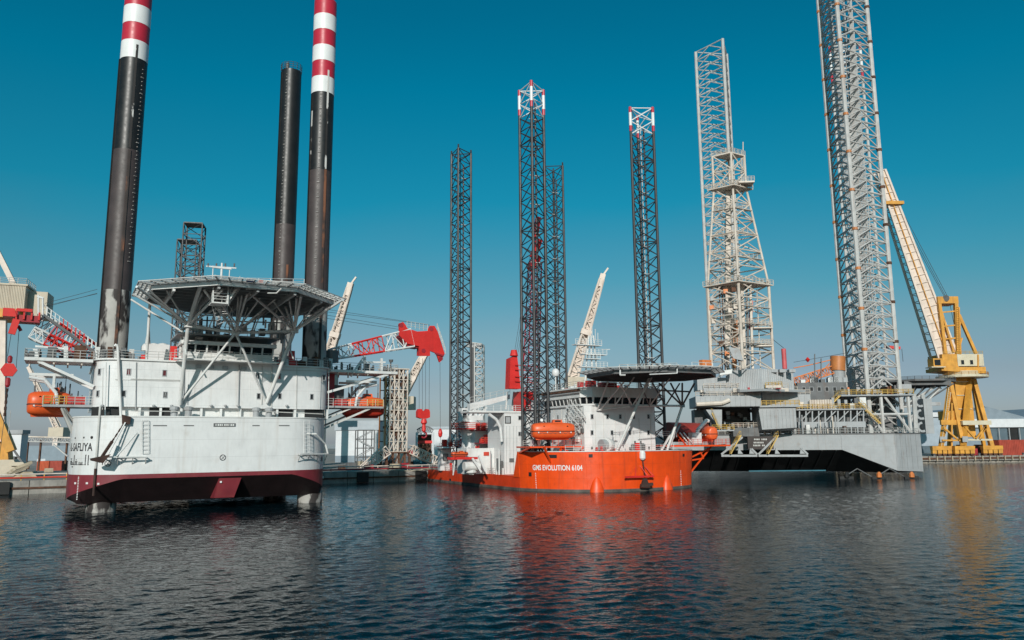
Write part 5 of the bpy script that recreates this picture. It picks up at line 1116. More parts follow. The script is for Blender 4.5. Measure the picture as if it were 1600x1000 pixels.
for k in range(3):
    for s in range(7):
        a = math.radians(90+30*s); c = Vector((7.4, -7.0, RD+1.5+k*2.9)); a2 = math.radians(120+30*s)
        MB().bar(c+Vector((1.0*math.cos(a), 0, 1.0*math.sin(a))), c+Vector((1.0*math.cos(a2), 0, 1.0*math.sin(a2))), .5, .5).build('rack_clamp', GREYP, jh)
MB().box((-3.5, 1, RD), (5, 5, zj-.4)).build('jack_case', GREYD, jh); MB().box((8.6, -6, RD), (10.5, 0, zj-1)).build('jack_case', GREYP, jh)
MB().box((-4.4, 2.5, zj+.0), (3.8, 5.5, zj+7)).build('jack_tower', GREYP, jh)
for k in range(16): x = xa+.8+(xb-xa-1.6)*random.random(); MB().box((x, -7.5+8*random.random(), zj), (x+.5, -1, zj+.6+1.6*random.random())).build('deck_gear', (GREYD, GREYP, RUST, ORGC)[k % 4], jh)
stairs(R_(1385-10, 662, v=-9), R_(1340, 628, v=-9), jh, RAILY, 1.2, 14); stairs(R_(1290, 640, v=-8), R_(1312, 618, v=-8), jh, RAILY, 1.2, 10)
# main deck truss gallery between cantilever and jack house
mg = empty('pipe_deck', V3); v = -9.5
def P3(px, py, vv=v): return R_(px, py, v=vv)
za, zb_ = P3(1300, 668).z, P3(1300, 659).z
MB().box((P3(1247, 660).x, v-.2, za), (P3(1352, 660).x, v+3, zb_)).build('deck_girder', GREYP, mg)
zt2 = P3(1300, 639).z; MB().box((P3(1195, 640).x, v-.6, zt2-.25), (P3(1352, 640).x, v+9, zt2)).build('upper_deck', GREYP, mg)
railing([(P3(1195, 640).x, v-.6, zt2), (P3(1352, 640).x, v-.6, zt2)], mg, RAILY, r=.075, sp=1.2)
for px in range(1249, 1352, 10): MB().bar((P3(px, 660).x, v, zb_), (P3(px, 640).x, v, zt2-.25), .28).build('stanchion', GREYP, mg); MB().bar((P3(px, 660).x, v-.1, RD), (P3(px, 660).x, v-.1, za), .22).build('stanchion', GREYP, mg)
for k, px in enumerate(range(1249, 1340, 20)): MB().bar((P3(px, 660).x, v+.1, zb_), (P3(px+18, 640).x, v+.1, zt2-.3), .22).build('diagonal', GREYP, mg)
MB().box((P3(1240, 660).x, v+3.2, RD), (P3(1352, 640).x, v+9, zt2-.3)).build('inner_house', GREYD, mg)
random.seed(5)
for k in range(34):
    x = P3(1196+150*random.random(), 640).x; s = .5+1.1*random.random(); h = .5+2.2*random.random(); MB().box((x, v+.6, zt2), (x+s, v+1.6+random.random(), zt2+h)).build('deck_gear', (GREYP, STEELC, GREYD, WHITE2, STEELC, GREYP, RUST)[k % 7], mg)
for k in range(9): x = P3(1268+k*4, 640).x; MB().tube((x, v+.5, zt2+.1), (x, v+.5, zt2+2.2), .28, 8).build('riser_pipe', STEELC, mg)
p, q = P3(1247, 620, -4), P3(1322, 597, -4)
ab = MB().box((p.x, -4, zt2), (q.x, 8, q.z)).build('accommodation', GREYD, V3)
for px in range(1256, 1318, 12): c = P3(px, 608, -4); window(ab, (c.x, -4, c.z), .7, .9, (0, -1, 0), GLASS, GREYP)
for k in range(12): x = p.x+(q.x-p.x)*random.random(); MB().box((x, -3.6, q.z), (x+1, -2, q.z+.4+1.2*random.random())).build('roof_gear', (GREYP, GREYD, WHITE2)[k % 3], ab)
# cantilever, drill floor, derrick
cn = empty('cantilever', V3); v = -17
def P4(px, py, vv=-17): return R_(px, py, v=vv)
p, q = P4(1088, 640), P4(1188, 618)
MB().box((p.x, -17, p.z+.6), (q.x, -6, q.z)).build('cantilever_beam', GREYP, cn); railing([(p.x, -17, q.z), (q.x, -17, q.z)], cn, STEELC, r=.07)
for k in range(14): x = p.x+(q.x-p.x)*k/13; MB().bar((x, -17.06, p.z+.7), (x, -17.06, q.z-.1), .14).build('stiffener', GREYP, cn)
MB().path([P4(1088, 632, -17.4), P4(1128, 630, -17.4), P4(1140, 625, -17.4)], .5, 8).build('mud_pipe', STEELC, cn)
x0, x1 = P4(1122, 660).x, P4(1190, 660).x
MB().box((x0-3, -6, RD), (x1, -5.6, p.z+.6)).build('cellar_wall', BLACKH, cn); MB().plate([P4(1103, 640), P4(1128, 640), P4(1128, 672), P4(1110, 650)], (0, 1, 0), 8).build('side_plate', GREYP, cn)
stairs(P4(1122, 668), P4(1112, 645), cn, RAILY, 1.0, 9); MB().box((P4(1112, 674).x, -18, P4(1112, 672).z-.25), (P4(1146, 674).x, -15, P4(1112, 672).z)).build('cellar_gallery', GREYP, cn); railing([(P4(1112, 674).x, -18, P4(1112, 672).z), (P4(1146, 674).x, -18, P4(1112, 672).z)], cn, RAILY, r=.08)
for k in range(30):
    x = x0+(x1-x0)*random.random(); z = RD+.5+5*random.random(); s = .3+.7*random.random(); MB().box((x, -7-3*random.random(), z), (x+s, -6.2, z+s)).build('cellar_gear', (GREYD, RUST, GREYD, GREYP)[k % 4], cn)
p, q = P4(1187, 677, -15), P4(1243, 636, -15)
bx = MB().hexa([(p.x+.6, -15, p.z+.8), (q.x, -15, p.z+1.2), (q.x, -8, p.z), (p.x, -8, p.z), (p.x, -15, q.z), (q.x, -15, q.z), (q.x, -8, q.z), (p.x, -8, q.z)]).build('mud_house', GREYP, cn)
for k in range(9): x = p.x+1+(q.x-p.x-1.5)*k/8; MB().bar((x, -15.06, p.z+1.3), (x, -15.06, q.z-.5), .14).build('stiffener', GREYP, bx)
MB().box((p.x-.4, -15.6, q.z+.01), (q.x+.8, -8, q.z+.4)).build('mud_house_roof', GREYP, bx); railing([(p.x-.4, -15.6, q.z+.4), (q.x+.8, -15.6, q.z+.4)], bx, RAILY, r=.08, sp=1.1)
for (x_, y_, w_) in ((1178, 690, 1.0), (1183, 695, .8), (1188, 690, 1.1), (1195, 690, .9), (1181, 700-4, .9)): c = P4(x_, y_, -13.6)
tb = MB().box((P4(1168, 700, -12.9).x, -13.5, P4(1168, 702, -13).z), (P4(1208, 700, -12.9).x, -12.6, P4(1168, 682, -13).z)).build('name_plate', mat('plate_brown', (.055, .042, .038), .7, var=.3), cn)
random.seed(2)
for row, (py, n_) in enumerate(((686.5, 9), (691.5, 7), (696, 8))):
    for k in range(n_):
        c = P4(1179+k*2.3-row*.6, py, -13.52)
        if (row == 0 and k == 4) or (row == 2 and k == 5): continue
        MB().box((c.x-.11, -13.55, c.z-.17), (c.x+.11, -13.49, c.z+.17)).build('plate_mark', RAILM, tb)
# drill floor box, corner towards the viewer
zf0, zf1 = P4(1188, 608, -19).z, P4(1188, 576, -19).z
C_, L_, Rr, B_ = P4(1188, 590, -19), P4(1134, 590, -14), P4(1240, 590, -13), Vector((-30, -7, 0))
df = MB().prism([(L_.x, L_.y), (C_.x, C_.y), (Rr.x, Rr.y), (B_.x, B_.y)], zf0, zf1).build('drill_floor_house', mat('cladding_grey', (.44, .45, .455), .55, var=.08, streak=.25, scol=(.28, .2, .14)), V3)
for a, bb, n_ in ((L_, C_, 20), (C_, Rr, 16)):
    d = (bb-a); nr = Vector((d.y, -d.x, 0)).normalized()
    for k in range(1, n_): c = a+d*k/n_+nr*.02; MB().bar(Vector((c.x, c.y, zf0+.1)), Vector((c.x, c.y, zf1-.1)), .13).build('cladding_rib', MATS['cladding_grey'], df)
for px in (1209, 1222, 1237): c = P4(px, 580, -16.5); MB().box((c.x-.7, -17.2, c.z-.3), (c.x+.7, -15, c.z+.4)).build('lamp_hood', GREYP, df)
MB().prism([(L_.x-1.5, L_.y-.6), (C_.x, C_.y-1.6), (Rr.x+2.2, Rr.y-.6), (B_.x, B_.y)], zf0-.5, zf0-.01).build('drill_floor', GREYP, V3)
p, q = P4(1090, 610, -15), P4(1134, 590, -15); sm = MB().box((p.x, -15, p.z), (q.x, -9, q.z)).build('dog_house', GREYP, V3)
for k in range(7): x = p.x+.5+k*.9; MB().bar((x, -15.05, p.z+.1), (x, -15.05, q.z-.1), .12).build('cladding_rib', GREYP, sm)
MB().hexa([P4(1128, 586, -18)+Vector(o) for o in ((-.5, 0, 0), (2.2, 0, .3), (2.2, 1.5, .3), (-.5, 1.5, 0), (-.3, 0, .9), (2.4, 0, 1.3), (2.4, 1.5, 1.3), (-.3, 1.5, .9))]).build('white_locker', WHITE2, sm)
railing([P4(1196, 606, -19.5), P4(1222, 604, -18)], V3, RAILY, r=.08, sp=.9); MB().box(P4(1197, 606, -19.6), P4(1220, 602, -19.2)).build('drill_platform', STEELC, V3)
for k in range(12): c = P4(1090+130*random.random(), 613, -17.5); MB().box(c, c+Vector((.8, .8, .5+random.random()))).build('floor_gear', (CREDD, GREYP, STEELC, GREYD)[k % 4], V3)
# derrick
dk = empty('derrick', V3)
lv = [zf1, zf1+4.2, zf1+8.4, zf1+12.6, zf1+16.6, P4(1150, 441, -18).z]
zc = P4(1145, 290, -17).z; n_ = 6
lv2 = [lv[-1]+(zc-lv[-1])*k/n_ for k in range(1, n_+1)]; zt3 = P4(1145, 237, -17).z
def crn(z):
    lo = [P4(1112, 575, -14).x, P4(1161, 577, -19.5).x, P4(1209, 575, -14).x]; y_lo = [-14, -19.5, -14, -8.5]
    base = [Vector((lo[0], -14, z)), Vector((lo[1], -19.5, z)), Vector((lo[2], -14, z)), Vector((lo[1]+.3, -8.5, z))]
    if z <= lv[-1]+.01: return base
    t = min(1, (z-lv[-1])/(zc-lv[-1])); tp = [Vector((P4(1115, 300, -14).x, -14.5, z)), Vector((P4(1145, 300, -16.5).x, -16.8, z)), Vector((P4(1166, 300, -14).x, -14.2, z)), Vector((P4(1140, 300, -11).x, -11.8, z))]
    return [a.lerp(c, t) for a, c in zip(base, tp)]
alll = lv+lv2+[zc+(zt3-zc)*.5, zt3]
for i, (z0, z1) in enumerate(zip(alll, alll[1:])):
    a, c = crn(z0), crn(z1)
    for k in range(4):
        j = (k+1) % 4; member('post', a[k], c[k], .34 if z0 < lv[-1] else .26, STEELC, dk, 8)
        if i == len(lv)-2: member('diagonal', a[k], (c[k]+c[j])/2, .17, STEELC, dk)
        if k == 1 and i in (1, 2): continue
        member('girt', c[k], c[j], .15, STEELC, dk)
        if i % 2: member('diagonal', a[k], c[j], .17, STEELC, dk); member('diagonal', a[j], (a[k]+c[j])/2, .13, STEELC, dk)
        else: member('diagonal', a[j], c[k], .17, STEELC, dk); member('diagonal', a[k], (a[j]+c[k])/2, .13, STEELC, dk)
for z, ex in ((lv[-1], 1.1), (zc, 1.6), (zt3, .2)):
    c = crn(z); ctr = sum(c, Vector())/4; o = [ctr+(q-ctr)*(1+ex/max(1, (q-ctr).length)) for q in c]
    MB().prism([(q.x, q.y) for q in o], z-.25, z).build('derrick_platform', STEELC, dk); railing([o[0], o[1], o[2]], dk, STEELC, r=.08, sp=1.1)
for px in (1215-52, 1170, 1176): MB().bar(P4(px, 576, -16), P4(px-4, 440, -16), .7 if px < 1168 else .5).build('guide_beam', STEELC if px != 1170 else GREYD, dk)
for py in (512, 540): p, q = P4(1176, py, -15), P4(1206, py, -15); f = MB().box((p.x, -16, p.z-.3), (q.x, -13, p.z)).build('derrick_walkway', STEELC, dk); railing([(p.x, -16, p.z), (q.x, -16, p.z)], f, STEELC, r=.07, sp=.9)
MB().bar(P4(1136, 560, -14), P4(1138, 300, -14), 1.1).build('travelling_rail', STEELC, dk); MB().bar(P4(1147, 575, -13), P4(1150, 500, -13), 1.0).build('top_drive', BRONZE, dk)
MB().bar(P4(1172, 515, -13), P4(1174, 470, -13), .7).build('monkey_hose', PINK, dk)
for px in (1158, 1161): MB().tube(P4(px, 287, -14), P4(px, 222 if px > 1160 else 240, -14), .12, 6).build('lightning_rod', STEELC, dk)
p = P4(1162, 287, -16); MB().box((p.x-1.5, -17.5, p.z-.2), (p.x+2.2, -14, p.z+.2)).build('crown_platform', STEELC, dk); railing([(p.x-1.5, -17.5, p.z+.2), (p.x+2.2, -17.5, p.z+.2)], dk, STEELC, r=.07, sp=.8)
MB().hexa([P4(1146, 560, -20)+Vector(o) for o in ((0, 0, 0), (2.2, 0, -.6), (2.2, .2, -.6), (0, .2, 0), (-1, 0, 2.6), (1.4, 0, 2.2), (1.4, .2, 2.2), (-1, .2, 2.6))]).build('wind_cover', GREYP, dk)
random.seed(8)
c0, c1_ = crn(zf1), crn(lv[-1])
for k in range(14):      # racked drill pipe and hoses inside the tower
    x = c0[0].x+2+(c0[2].x-c0[0].x-4)*random.random(); y = -16+5*random.random(); MB().tube((x, y, zf1), (x+.2, y, lv[-1]+(8*random.random() if k % 3 == 0 else -1)), .12, 6).build('drill_pipe', (STEELC, GREYP, RUST, STEELC)[k % 4], dk)
for z in (zf1+6, zf1+10.5, zf1+14.5, lv[-1]+6, lv[-1]+12, lv[-1]+18):
    c = crn(z); ctr = sum(c, Vector())/4; a_ = [ctr+(q-ctr)*.96 for q in c]
    for k in range(2): MB().bar(a_[k], a_[k+1], .9, .12).build('service_walkway', STEELC, dk); railing([a_[k]+Vector((0, 0, .06)), a_[k+1]+Vector((0, 0, .06))], dk, STEELC, r=.06, sp=1.4)
    MB().bar(a_[0], a_[2], .2).build('girt', STEELC, dk); MB().bar(a_[1], a_[3], .2).build('girt', STEELC, dk)
for k in range(12): z = zf1+1+(lv[-1]-zf1-2)*random.random(); c = crn(z); q = c[0].lerp(c[1], random.random()); MB().box(q-Vector((.5, .1, .4)), q+Vector((.5, .7, .6))).build('derrick_gear', (STEELC, RUST, GREYP, ORGC)[k % 4], dk)
# structure and stains in the shade of the hull bottom
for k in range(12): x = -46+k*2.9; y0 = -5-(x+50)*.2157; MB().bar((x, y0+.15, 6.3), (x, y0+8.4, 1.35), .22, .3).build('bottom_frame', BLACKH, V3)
for k in range(26):
    x = -36+25*random.random(); z = RD+.1; y = -5-(x+50)*.2157+.8+1.2*random.random(); s = .3+.8*random.random(); MB().box((x, y, z), (x+s, y+s, z+.5+1.8*random.random())).build('deck_gear', (GREYD, GREYP, RUST, STEELC, WHITE2)[k % 5], V3)
for k in range(16): x = -33+20*random.random(); MB().tube((x, -9.0-(x+33)*.17, RD), (x, -9.0-(x+33)*.17, RD+1.5+3.5*random.random()), .08+.1*random.random(), 6).build('deck_pipe', (GREYP, STEELC, GREYD)[k % 3], V3)
for (x0, y0, x1, y1, vv, d_, mt) in ((1100, 622, 1188, 606, -16, 6, GREYP), (1192, 637, 1246, 611, -12, 6, GREYP), (1086, 668, 1108, 640, -12, 5, GREYD), (1244, 636, 1266, 616, -8, 4, GREYP), (1146, 682, 1186, 668, -12.4, 3, GREYD), (1205, 612, 1232, 606, -17, 3, STEELC)):
    p, q = P4(x0, y0, vv), P4(x1, y1, vv); f = MB().box((p.x, vv, p.z), (q.x, vv+d_, q.z)).build('equipment_house', mt, V3)
    for k in range(int((q.x-p.x)/1.4)): MB().bar((p.x+.7+k*1.4, vv-.04, p.z+.1), (p.x+.7+k*1.4, vv-.04, q.z-.1), .12).build('stiffener', mt, f)
    railing([(p.x, vv, q.z), (q.x, vv, q.z)], f, STEELC, r=.06, sp=1.3)
# vent stack and cable
p, q = P4(1226, 573, -12), P4(1226, 545, -12); st = MB().tube((p.x, -12, p.z-.5), (p.x, -12, q.z), .55, 12).build('vent_stack', PINK, V3, True); rope(q, P4(1207, 530, -14), V3, .06)
# sponson frames on the hull front
for x0, xm, x1 in ((1127, 1160, 1183), (1185, 1212, 1262)):
    f = empty('stern_frame', V3); vv = -13.6
    for a, c, r_ in (((x0, 712), (x1, 712), .3), ((x0, 710), (xm, 683), .26), ((x1, 710), (x1-9, 701), .26)): MB().bar(P4(*a, vv), P4(*c, vv), r_*1.6).build('frame_beam', GREYP, f)
    MB().plate([P4(x1-12, 709, vv), P4(x1-3, 709, vv), P4(x1-11, 700, vv)], (0, 1, 0), .4).build('gusset', GREYP, f); MB().plate([P4(x0+26, 709, vv), P4(x0+34, 709, vv), P4(x0+27, 700, vv)], (0, 1, 0), .4).build('gusset', GREYP, f)
    stairs(P4(x0+14, 709, -14), P4(x0+30, 680, -14), f, RAILY, 1.4, 12)
MB().bar(P4(1170, 736, -13.5), P4(1290, 735, -13.5), .3, .25).build('mooring_float', TEALB, V3)
# deck crane in orange
oc = empty('deck_crane', V3); v = -2
lattice(oc, R_(1300, 578, v=v), R_(1240, 597, v=v), 1.6, 1.8, 9, .16, .09, ORGC, split=False)
a = R_(1309, 557, v=v); c = R_(1309, 579, v=v); MB().tube(c, a, 1.75, 18).build('slew_drum', BRONZE, oc, True); MB().tube(Vector((c.x, v, zt2)), Vector((c.x, v, c.z)), 1.3, 14, 1.5).build('pedestal', GREYP, oc)
for (x0, y0), (x1, y1) in (((1300, 562), (1262, 571)), ((1262, 571), (1240, 575)), ((1296, 568), (1275, 590))): member('jib_tie', R_(x0, y0, v=v), R_(x1, y1, v=v), .13, ORGC, oc)
for px in (1273, 1283): MB().bar(R_(px, 600, v=-3), R_(px, 553 if px < 1280 else 560, v=-3), .22).build('boom_rest_post', GREYD, oc)
p = R_(1262, 562, v=v); MB().lathe(p, [(.1, -.6), (.6, 0), (.1, .6)], 8).build('sheave', CRED, oc); rope(R_(1240, 566, v=v), R_(1320, 552, v=v), oc, .05)
MB().bar(R_(1385, 542, v=6), R_(1406, 544, v=6), .9, .7).build('boom_tip', CRED, oc); rope(R_(1409, 545, v=6), R_(1411, 565, v=6), oc, .06)
# helideck on the right
h4 = empty('helideck', V3); c = R_(1430, 601, v=14); ap4 = 8.6; zz4 = c.z+.4
o8 = [(c.x+ap4/math.cos(math.radians(22.5))*math.cos(math.radians(22.5+45*k)), 14+ap4/math.cos(math.radians(22.5))*math.sin(math.radians(22.5+45*k))) for k in range(8)]
MB().prism(o8, zz4, zz4+.5).build('deck_plate', GREYD, h4); railing([(x, y, zz4+.4) for x, y in o8+o8[:1]], h4, GREYD, r=.06, h=.8)
for k in range(-3, 4): MB().bar((c.x-7.5+abs(k)*.6, 14+k*2.4, zz4-.5), (c.x+7.5-abs(k)*.6, 14+k*2.4, zz4-.5), .25, 1.0).build('girder', GREYD, h4)
for k in range(7):
    x = c.x-7+k*2.3; member('strut', (x, 8, zz4-.6), (c.x-5+k*.7, 9, zz4-5.5), .2, GREYD, h4); member('strut', (x, 18, zz4-.6), (c.x-5+k*.5, 15, zz4-6), .18, GREYD, h4)
for x0, y0, x1, y1 in ((1470, 606, 1420, 655), (1462, 604, 1418, 630), (1440, 620, 1420, 668), (1412, 636, 1450, 632)): member('strut', R_(x0, y0, v=9), R_(x1, y1, v=8), .28, STEELG, h4)
MB().box(R_(1410, 612, v=6), R_(1424, 600, v=6)+Vector((0, 3, 0))).build('rail_tower', GREYP, h4); MB().box(R_(1432, 634, v=8.5), R_(1470, 628, v=8.5)+Vector((0, 1, 0))).build('landing', GREYP, h4)
# ------------------------------------------------------------------ yellow dock crane on the right quay
YC = Frame(165.6, 287, 0)
yc = thing('dock_crane', 'tall yellow dock crane on four-legged portal with long pale boom', 'crane', YC)
def Y(px, py, v=0): return YC(px, py, v=v)
zy = QZ
LEGT = {-1: (1485, 592), 1: (1521, 592)}
for (x0, y0), (x1, vv), r_ in (((1486, 592), (1471, -5), 1.3), ((1515, 592), (1506, -7), 1.5), ((1521, 592), (1550, -4), 1.4), ((1490, 592), (1484, 7), 1.2), ((1519, 592), (1538, 7), 1.1), ((1484, 594), (1505, -6.6), 1.3)):
    q = Y(x1, 704, vv); MB().bar(Y(x0, y0, vv*.25), Vector((q.x, vv, zy+3.5)), r_, r_).build('portal_leg', YELLOW, yc)
for x1, vv in ((1471, -5), (1506, -7), (1550, -4), (1484, 7), (1538, 7)):
    q = Y(x1, 704, vv); f = MB().box((q.x-3.6, vv-.9, zy+2.2), (q.x+3.6, vv+.9, zy+3.6)).build('bogie_beam', YELLOW, yc)
    for k in range(4):
        x = q.x-2.8+k*1.85; MB().box((x-.75, vv-.7, zy+.9), (x+.75, vv+.7, zy+2.2)).build('bogie', YELLOW, f); MB().tube((x, vv-.5, zy+.75), (x, vv+.5, zy+.75), .75, 12).build('wheel', RUST, f)
p, q = Y(1503, 664, -6.5), Y(1547, 657, -6.5); MB().box((p.x, -7.2, p.z), (q.x, -5.8, q.z)).build('sill_beam', YELLOWP, yc)
p, q = Y(1470, 664, -4.5), Y(1506, 656, -4.5); MB().box((p.x, -5, p.z), (q.x, -4, q.z)).build('sill_beam', YELLOW, yc)
p, q = Y(1478, 656, -3), Y(1497, 642, -3); MB().box((p.x, -4, p.z), (q.x, 2, q.z)).build('electrics_house', YELLOW, yc)
for (x0, y0), (x1, y1) in (((1508, 667), (1524, 686)), ((1540, 667), (1524, 686)), ((1505, 687), (1550, 687)), ((1474, 668), (1498, 688)), ((1472, 688), (1500, 688)), ((1540, 667), (1530, 687))): MB().bar(Y(x0, y0, -6.4), Y(x1, y1, -6.4), .6).build('portal_brace', YELLOWP if y0 == 687 else YELLOW, yc)
p, q = Y(1494, 670), Y(1511, 590); MB().box((p.x, -2, p.z-3), (q.x, 2, q.z)).build('centre_column', YELLOW, yc)
MB().bar(Y(1487, 700, -5.6), Y(1487, 630, -4), .5).build('ladder_trunk', YELLOW, yc)
for k in range(6): MB().box((Y(1478, 700, 0).x+k*2.2, -2, zy), (Y(1478, 700, 0).x+k*2.2+1.6, 1, zy+1.2+1.4*(k % 3))).build('cable_reel', (GREYD, CREDD, RUST)[k % 3], yc)
MB().lathe(Vector((Y(1503, 590).x, 0, Y(1503, 591).z)), [(8.7, 0), (8.7, .8), (6, 1), (6, 2.4)], 24).build('slew_ring', YELLOWP, yc)
p, q = Y(1472, 584, -5), Y(1540, 573, -5); MB().hexa([(p.x, -5, p.z+1.2), (q.x, -5, p.z), (q.x, 6, p.z), (p.x, 6, p.z+1.2), (p.x, -5, q.z), (q.x, -5, q.z), (q.x, 6, q.z), (p.x, 6, q.z)]).build('slew_frame', YELLOW, yc)
p, q = Y(1474, 574, -5), Y(1497, 553, -5); MB().box((p.x, -4.8, p.z+.02), (q.x, 5, q.z)).build('machinery_house', YELLOW, yc)
p, q = Y(1497, 572, -5), Y(1536, 553, -5); mh_ = MB().box((p.x+.02, -5.0, p.z), (q.x, 5, q.z)).build('machinery_house', YELLOWP, yc)
for px in (1504, 1518): c = Y(px, 566, -5); window(mh_, (c.x, -5.0, c.z), 1.1, 1.6, (0, -1, 0), GLASS, YELLOWP)
MB().bar(Y(1528, 573, -5.1), Y(1528, 554, -5.1), .5).build('corner_post', YELLOW, mh_)
p, q = Y(1458, 574, -5.5), Y(1472, 560, -5.5); cb_ = MB().box((p.x, -6, p.z+.3), (q.x, -2, q.z)).build('cab', YELLOW, yc); MB().box((p.x+.4, -6.08, p.z+.7), (q.x-1, -5.9, q.z-.5)).build('pane', GLASS, cb_); MB().box((p.x-1, -6.4, p.z-.1), (q.x+.5, -2, p.z+.25)).build('cab_platform', YELLOWP, cb_)
af = empty('a_frame', yc)
for (x0, y0), (x1, y1), w in (((1477, 553), (1467, 470), 1.1), ((1496, 553), (1493, 466), 1.3), ((1500, 553), (1497, 480), .8), ((1525, 553), (1498, 492), 1.0), ((1490, 550), (1468, 478), .7), ((1496, 520), (1502, 497), .6), ((1496, 553), (1503, 528), .5)):
    for vv in (-3, 3): MB().bar(Y(x0, y0, vv), Y(x1, y1, vv), w).build('frame_leg', YELLOW, af)
for py in (488, 510, 530): MB().bar(Y(1472, py, -3), Y(1495, py-2, -3), .5).build('frame_tie', YELLOW, af)
MB().box(Y(1466, 474, -3.6), Y(1497, 463, -3.6)+Vector((0, 7, 0))).build('frame_head', YELLOW, af); MB().tube(Y(1478, 466, -4), Y(1478, 466, 4), 1.2, 12).build('sheave', GREYD, af)
bo = empty('boom', yc)
# boom: box of four chords and panels, paler than the tower
P, Q = Y(1478, 566), Y(1374, 268); d = (Q-P); ln = d.length; d.normalize(); x_ = Vector((0, 1, 0)); y_ = d.cross(x_).normalized()
w0, w1 = 3.6, 1.6
for s1 in (-1, 1):
    for s2 in (-1, 1): MB().bar(P+x_*s1*2.6+y_*s2*w0, Q+x_*s1*1.4+y_*s2*w1, .75).build('chord', BOOMC, bo)
MB().bar(P+x_*-2.8+y_*.3, Q+x_*-1.6+y_*.1, .3).build('chord', YELLOW, bo)
for k in range(26):
    t = k/25; c = P.lerp(Q, t); w = w0+(w1-w0)*t; o = 2.6+(1.4-2.6)*t
    MB().bar(c+x_*-o-y_*w, c+x_*-o+y_*w, .28).build('lacing', BOOMC, bo); MB().bar(c+x_*o-y_*w, c+x_*o+y_*w, .28).build('lacing', BOOMC, bo)
    if k < 25:
        c2 = P.lerp(Q, (k+1)/25); MB().bar(c+x_*o-y_*w, c2+x_*o+y_*w, .24).build('lacing', BOOMC, bo)
        MB().plate([c-x_*(o-.3)-y_*w*.9, c-x_*(o-.3)+y_*w*.9, c2-x_*(o-.3)+y_*w*.9, c2-x_*(o-.3)-y_*w*.9], x_, .12).build('panel', BOOMC, bo)
c = P.lerp(Q, .82); MB().box(c-Vector((3.6, 3, .6)), c+Vector((3.6, 3, .6))).build('boom_platform', YELLOW, bo)
for (x0, y0), (x1, y1) in (((1476, 464), (1380, 290)), ((1478, 464), (1390, 300)), ((1481, 464), (1398, 308))): rope(Y(x0, y0, 1), Y(x1, y1, 1), yc, .09)
q = Y(1536, 553, -5); p = Y(1474, 553, -5)
railing([(p.x, -4.9, p.z), (q.x, -4.9, q.z)], yc, RAILY, r=.07, sp=1.6)
rr = [(Y(1503, 590).x+8.6*math.cos(math.radians(a)), 8.6*math.sin(math.radians(a)), Y(1503, 591).z+.8) for a in range(180, 361, 15)]; railing(rr, yc, YELLOW, r=.08, sp=1.6)
ladder(Y(1473, 698, -5.8), Y(1485, 600, -2.4), yc, YELLOWP, 1.0, .8, .08); ladder(Y(1500, 553, -5.2), Y(1496, 480, -3.8), yc, YELLOW, .9, .8, .08)
for k in range(5): c = Y(1492, 585-0, -2.2); MB().bar((c.x, -2.3, zy+12+k*5), (c.x+5, -2.3, zy+12+k*5), .25).build('column_band', YELLOWP, yc)
for vv, px in ((-5, 1471), (-7, 1506)): q = Y(px, 690, vv); MB().box((q.x-1, vv-1.1, zy+5), (q.x+1, vv-.8, zy+7)).build('control_box', GREYP, yc)
for (x0, y0), (x1, y1) in (((1482, 464), (1500, 553)), ((1474, 466), (1462, 540))): rope(Y(x0, y0, -1), Y(x1, y1, -1), yc, .08)
# ------------------------------------------------------------------ right bank: hangar and small things
HG = Frame(215, 345, 4)
hg = thing('hangar', 'long grey dockside hangar with white roof edge behind the yellow crane', 'hangar', HG)
def H(px, py, v=0): return HG(px, py, v=v)
xL, xR = H(1440, 690).x, H(1600, 690).x+60
zA, zBm, zC = H(1520, 668).z, H(1520, 655).z, H(1520, 640).z
MB().box((xL+12, 0, QZ), (xR, 60, zA)).build('wall', SHEDB, hg); MB().box((xL+11, -1.2, zA), (xR+1, 61, zBm)).build('fascia', SHEDW, hg)
xm = H(1560, 650).x; xw = xm-(xL+12)
for k in range(2):
    x0 = xL+12+k*xw*1.6; pass
    b = MB(); b.loft([[(x0, yy, zBm), (x0+xw*.8, yy, zC+1.2), (x0+xw*1.6, yy, zBm)] for yy in (-.5, 60)]); b.build('roof', SHEDB, hg)
p = H(1545, 634); MB().box((p.x-1, 4, zC-1), (p.x+1, 7, p.z)).build('roof_vent', GREYD, hg); q = H(1570, 642); MB().hexa([(p.x, 3, zC-2), (q.x, 3, zC-2), (q.x, 12, zC-1), (p.x, 12, zC-1), (p.x, 3, zC-.6), (q.x, 3, q.z+.5), (q.x, 12, zC), (p.x, 12, zC)]).build('skylight', SHEDW, hg)
for k, px in enumerate(range(1544, 1640, 16)):
    a, c = H(px, 700), H(px+14.5, 670); MB().box((a.x, -.12, QZ), (c.x, .1, zA-.2)).build('door_panel', SHEDD if k != 2 else BLACK, hg); MB().bar((c.x+.4, -.2, QZ), (c.x+.4, -.2, zA), .35).build('door_post', GREYP, hg)
an = MB().box((xL-9, -4, QZ), (xL+11, 40, H(1450, 652).z)).build('annex', mat('shed_pale_blue', (.36, .42, .47), .6, var=.08), hg); MB().box((xL-10, -5, H(1450, 652).z), (xL+10.9, 41, H(1450, 645).z)).build('annex_roof', SHEDW, hg); MB().box((xL-8, -4.2, QZ), (xL+10.5, -3.9, QZ+3.2)).build('annex_plinth', SHEDD, an)
CF = Frame(201, 292, 8)
ct = thing('shipping_container', 'red shipping container at the right edge of the quay', 'container', CF)
p, q = CF(1562, 704, v=0), CF(1607, 687, v=0)
MB().box((p.x, 0, QZ), (q.x, 3, q.z)).build('container_body', CONTR, ct)
for k in range(18): x = p.x+.3+(q.x-p.x-.6)*k/17; MB().bar((x, -.03, QZ+.2), (x, -.03, q.z-.2), .16).build('corrugation', CONTR, ct)
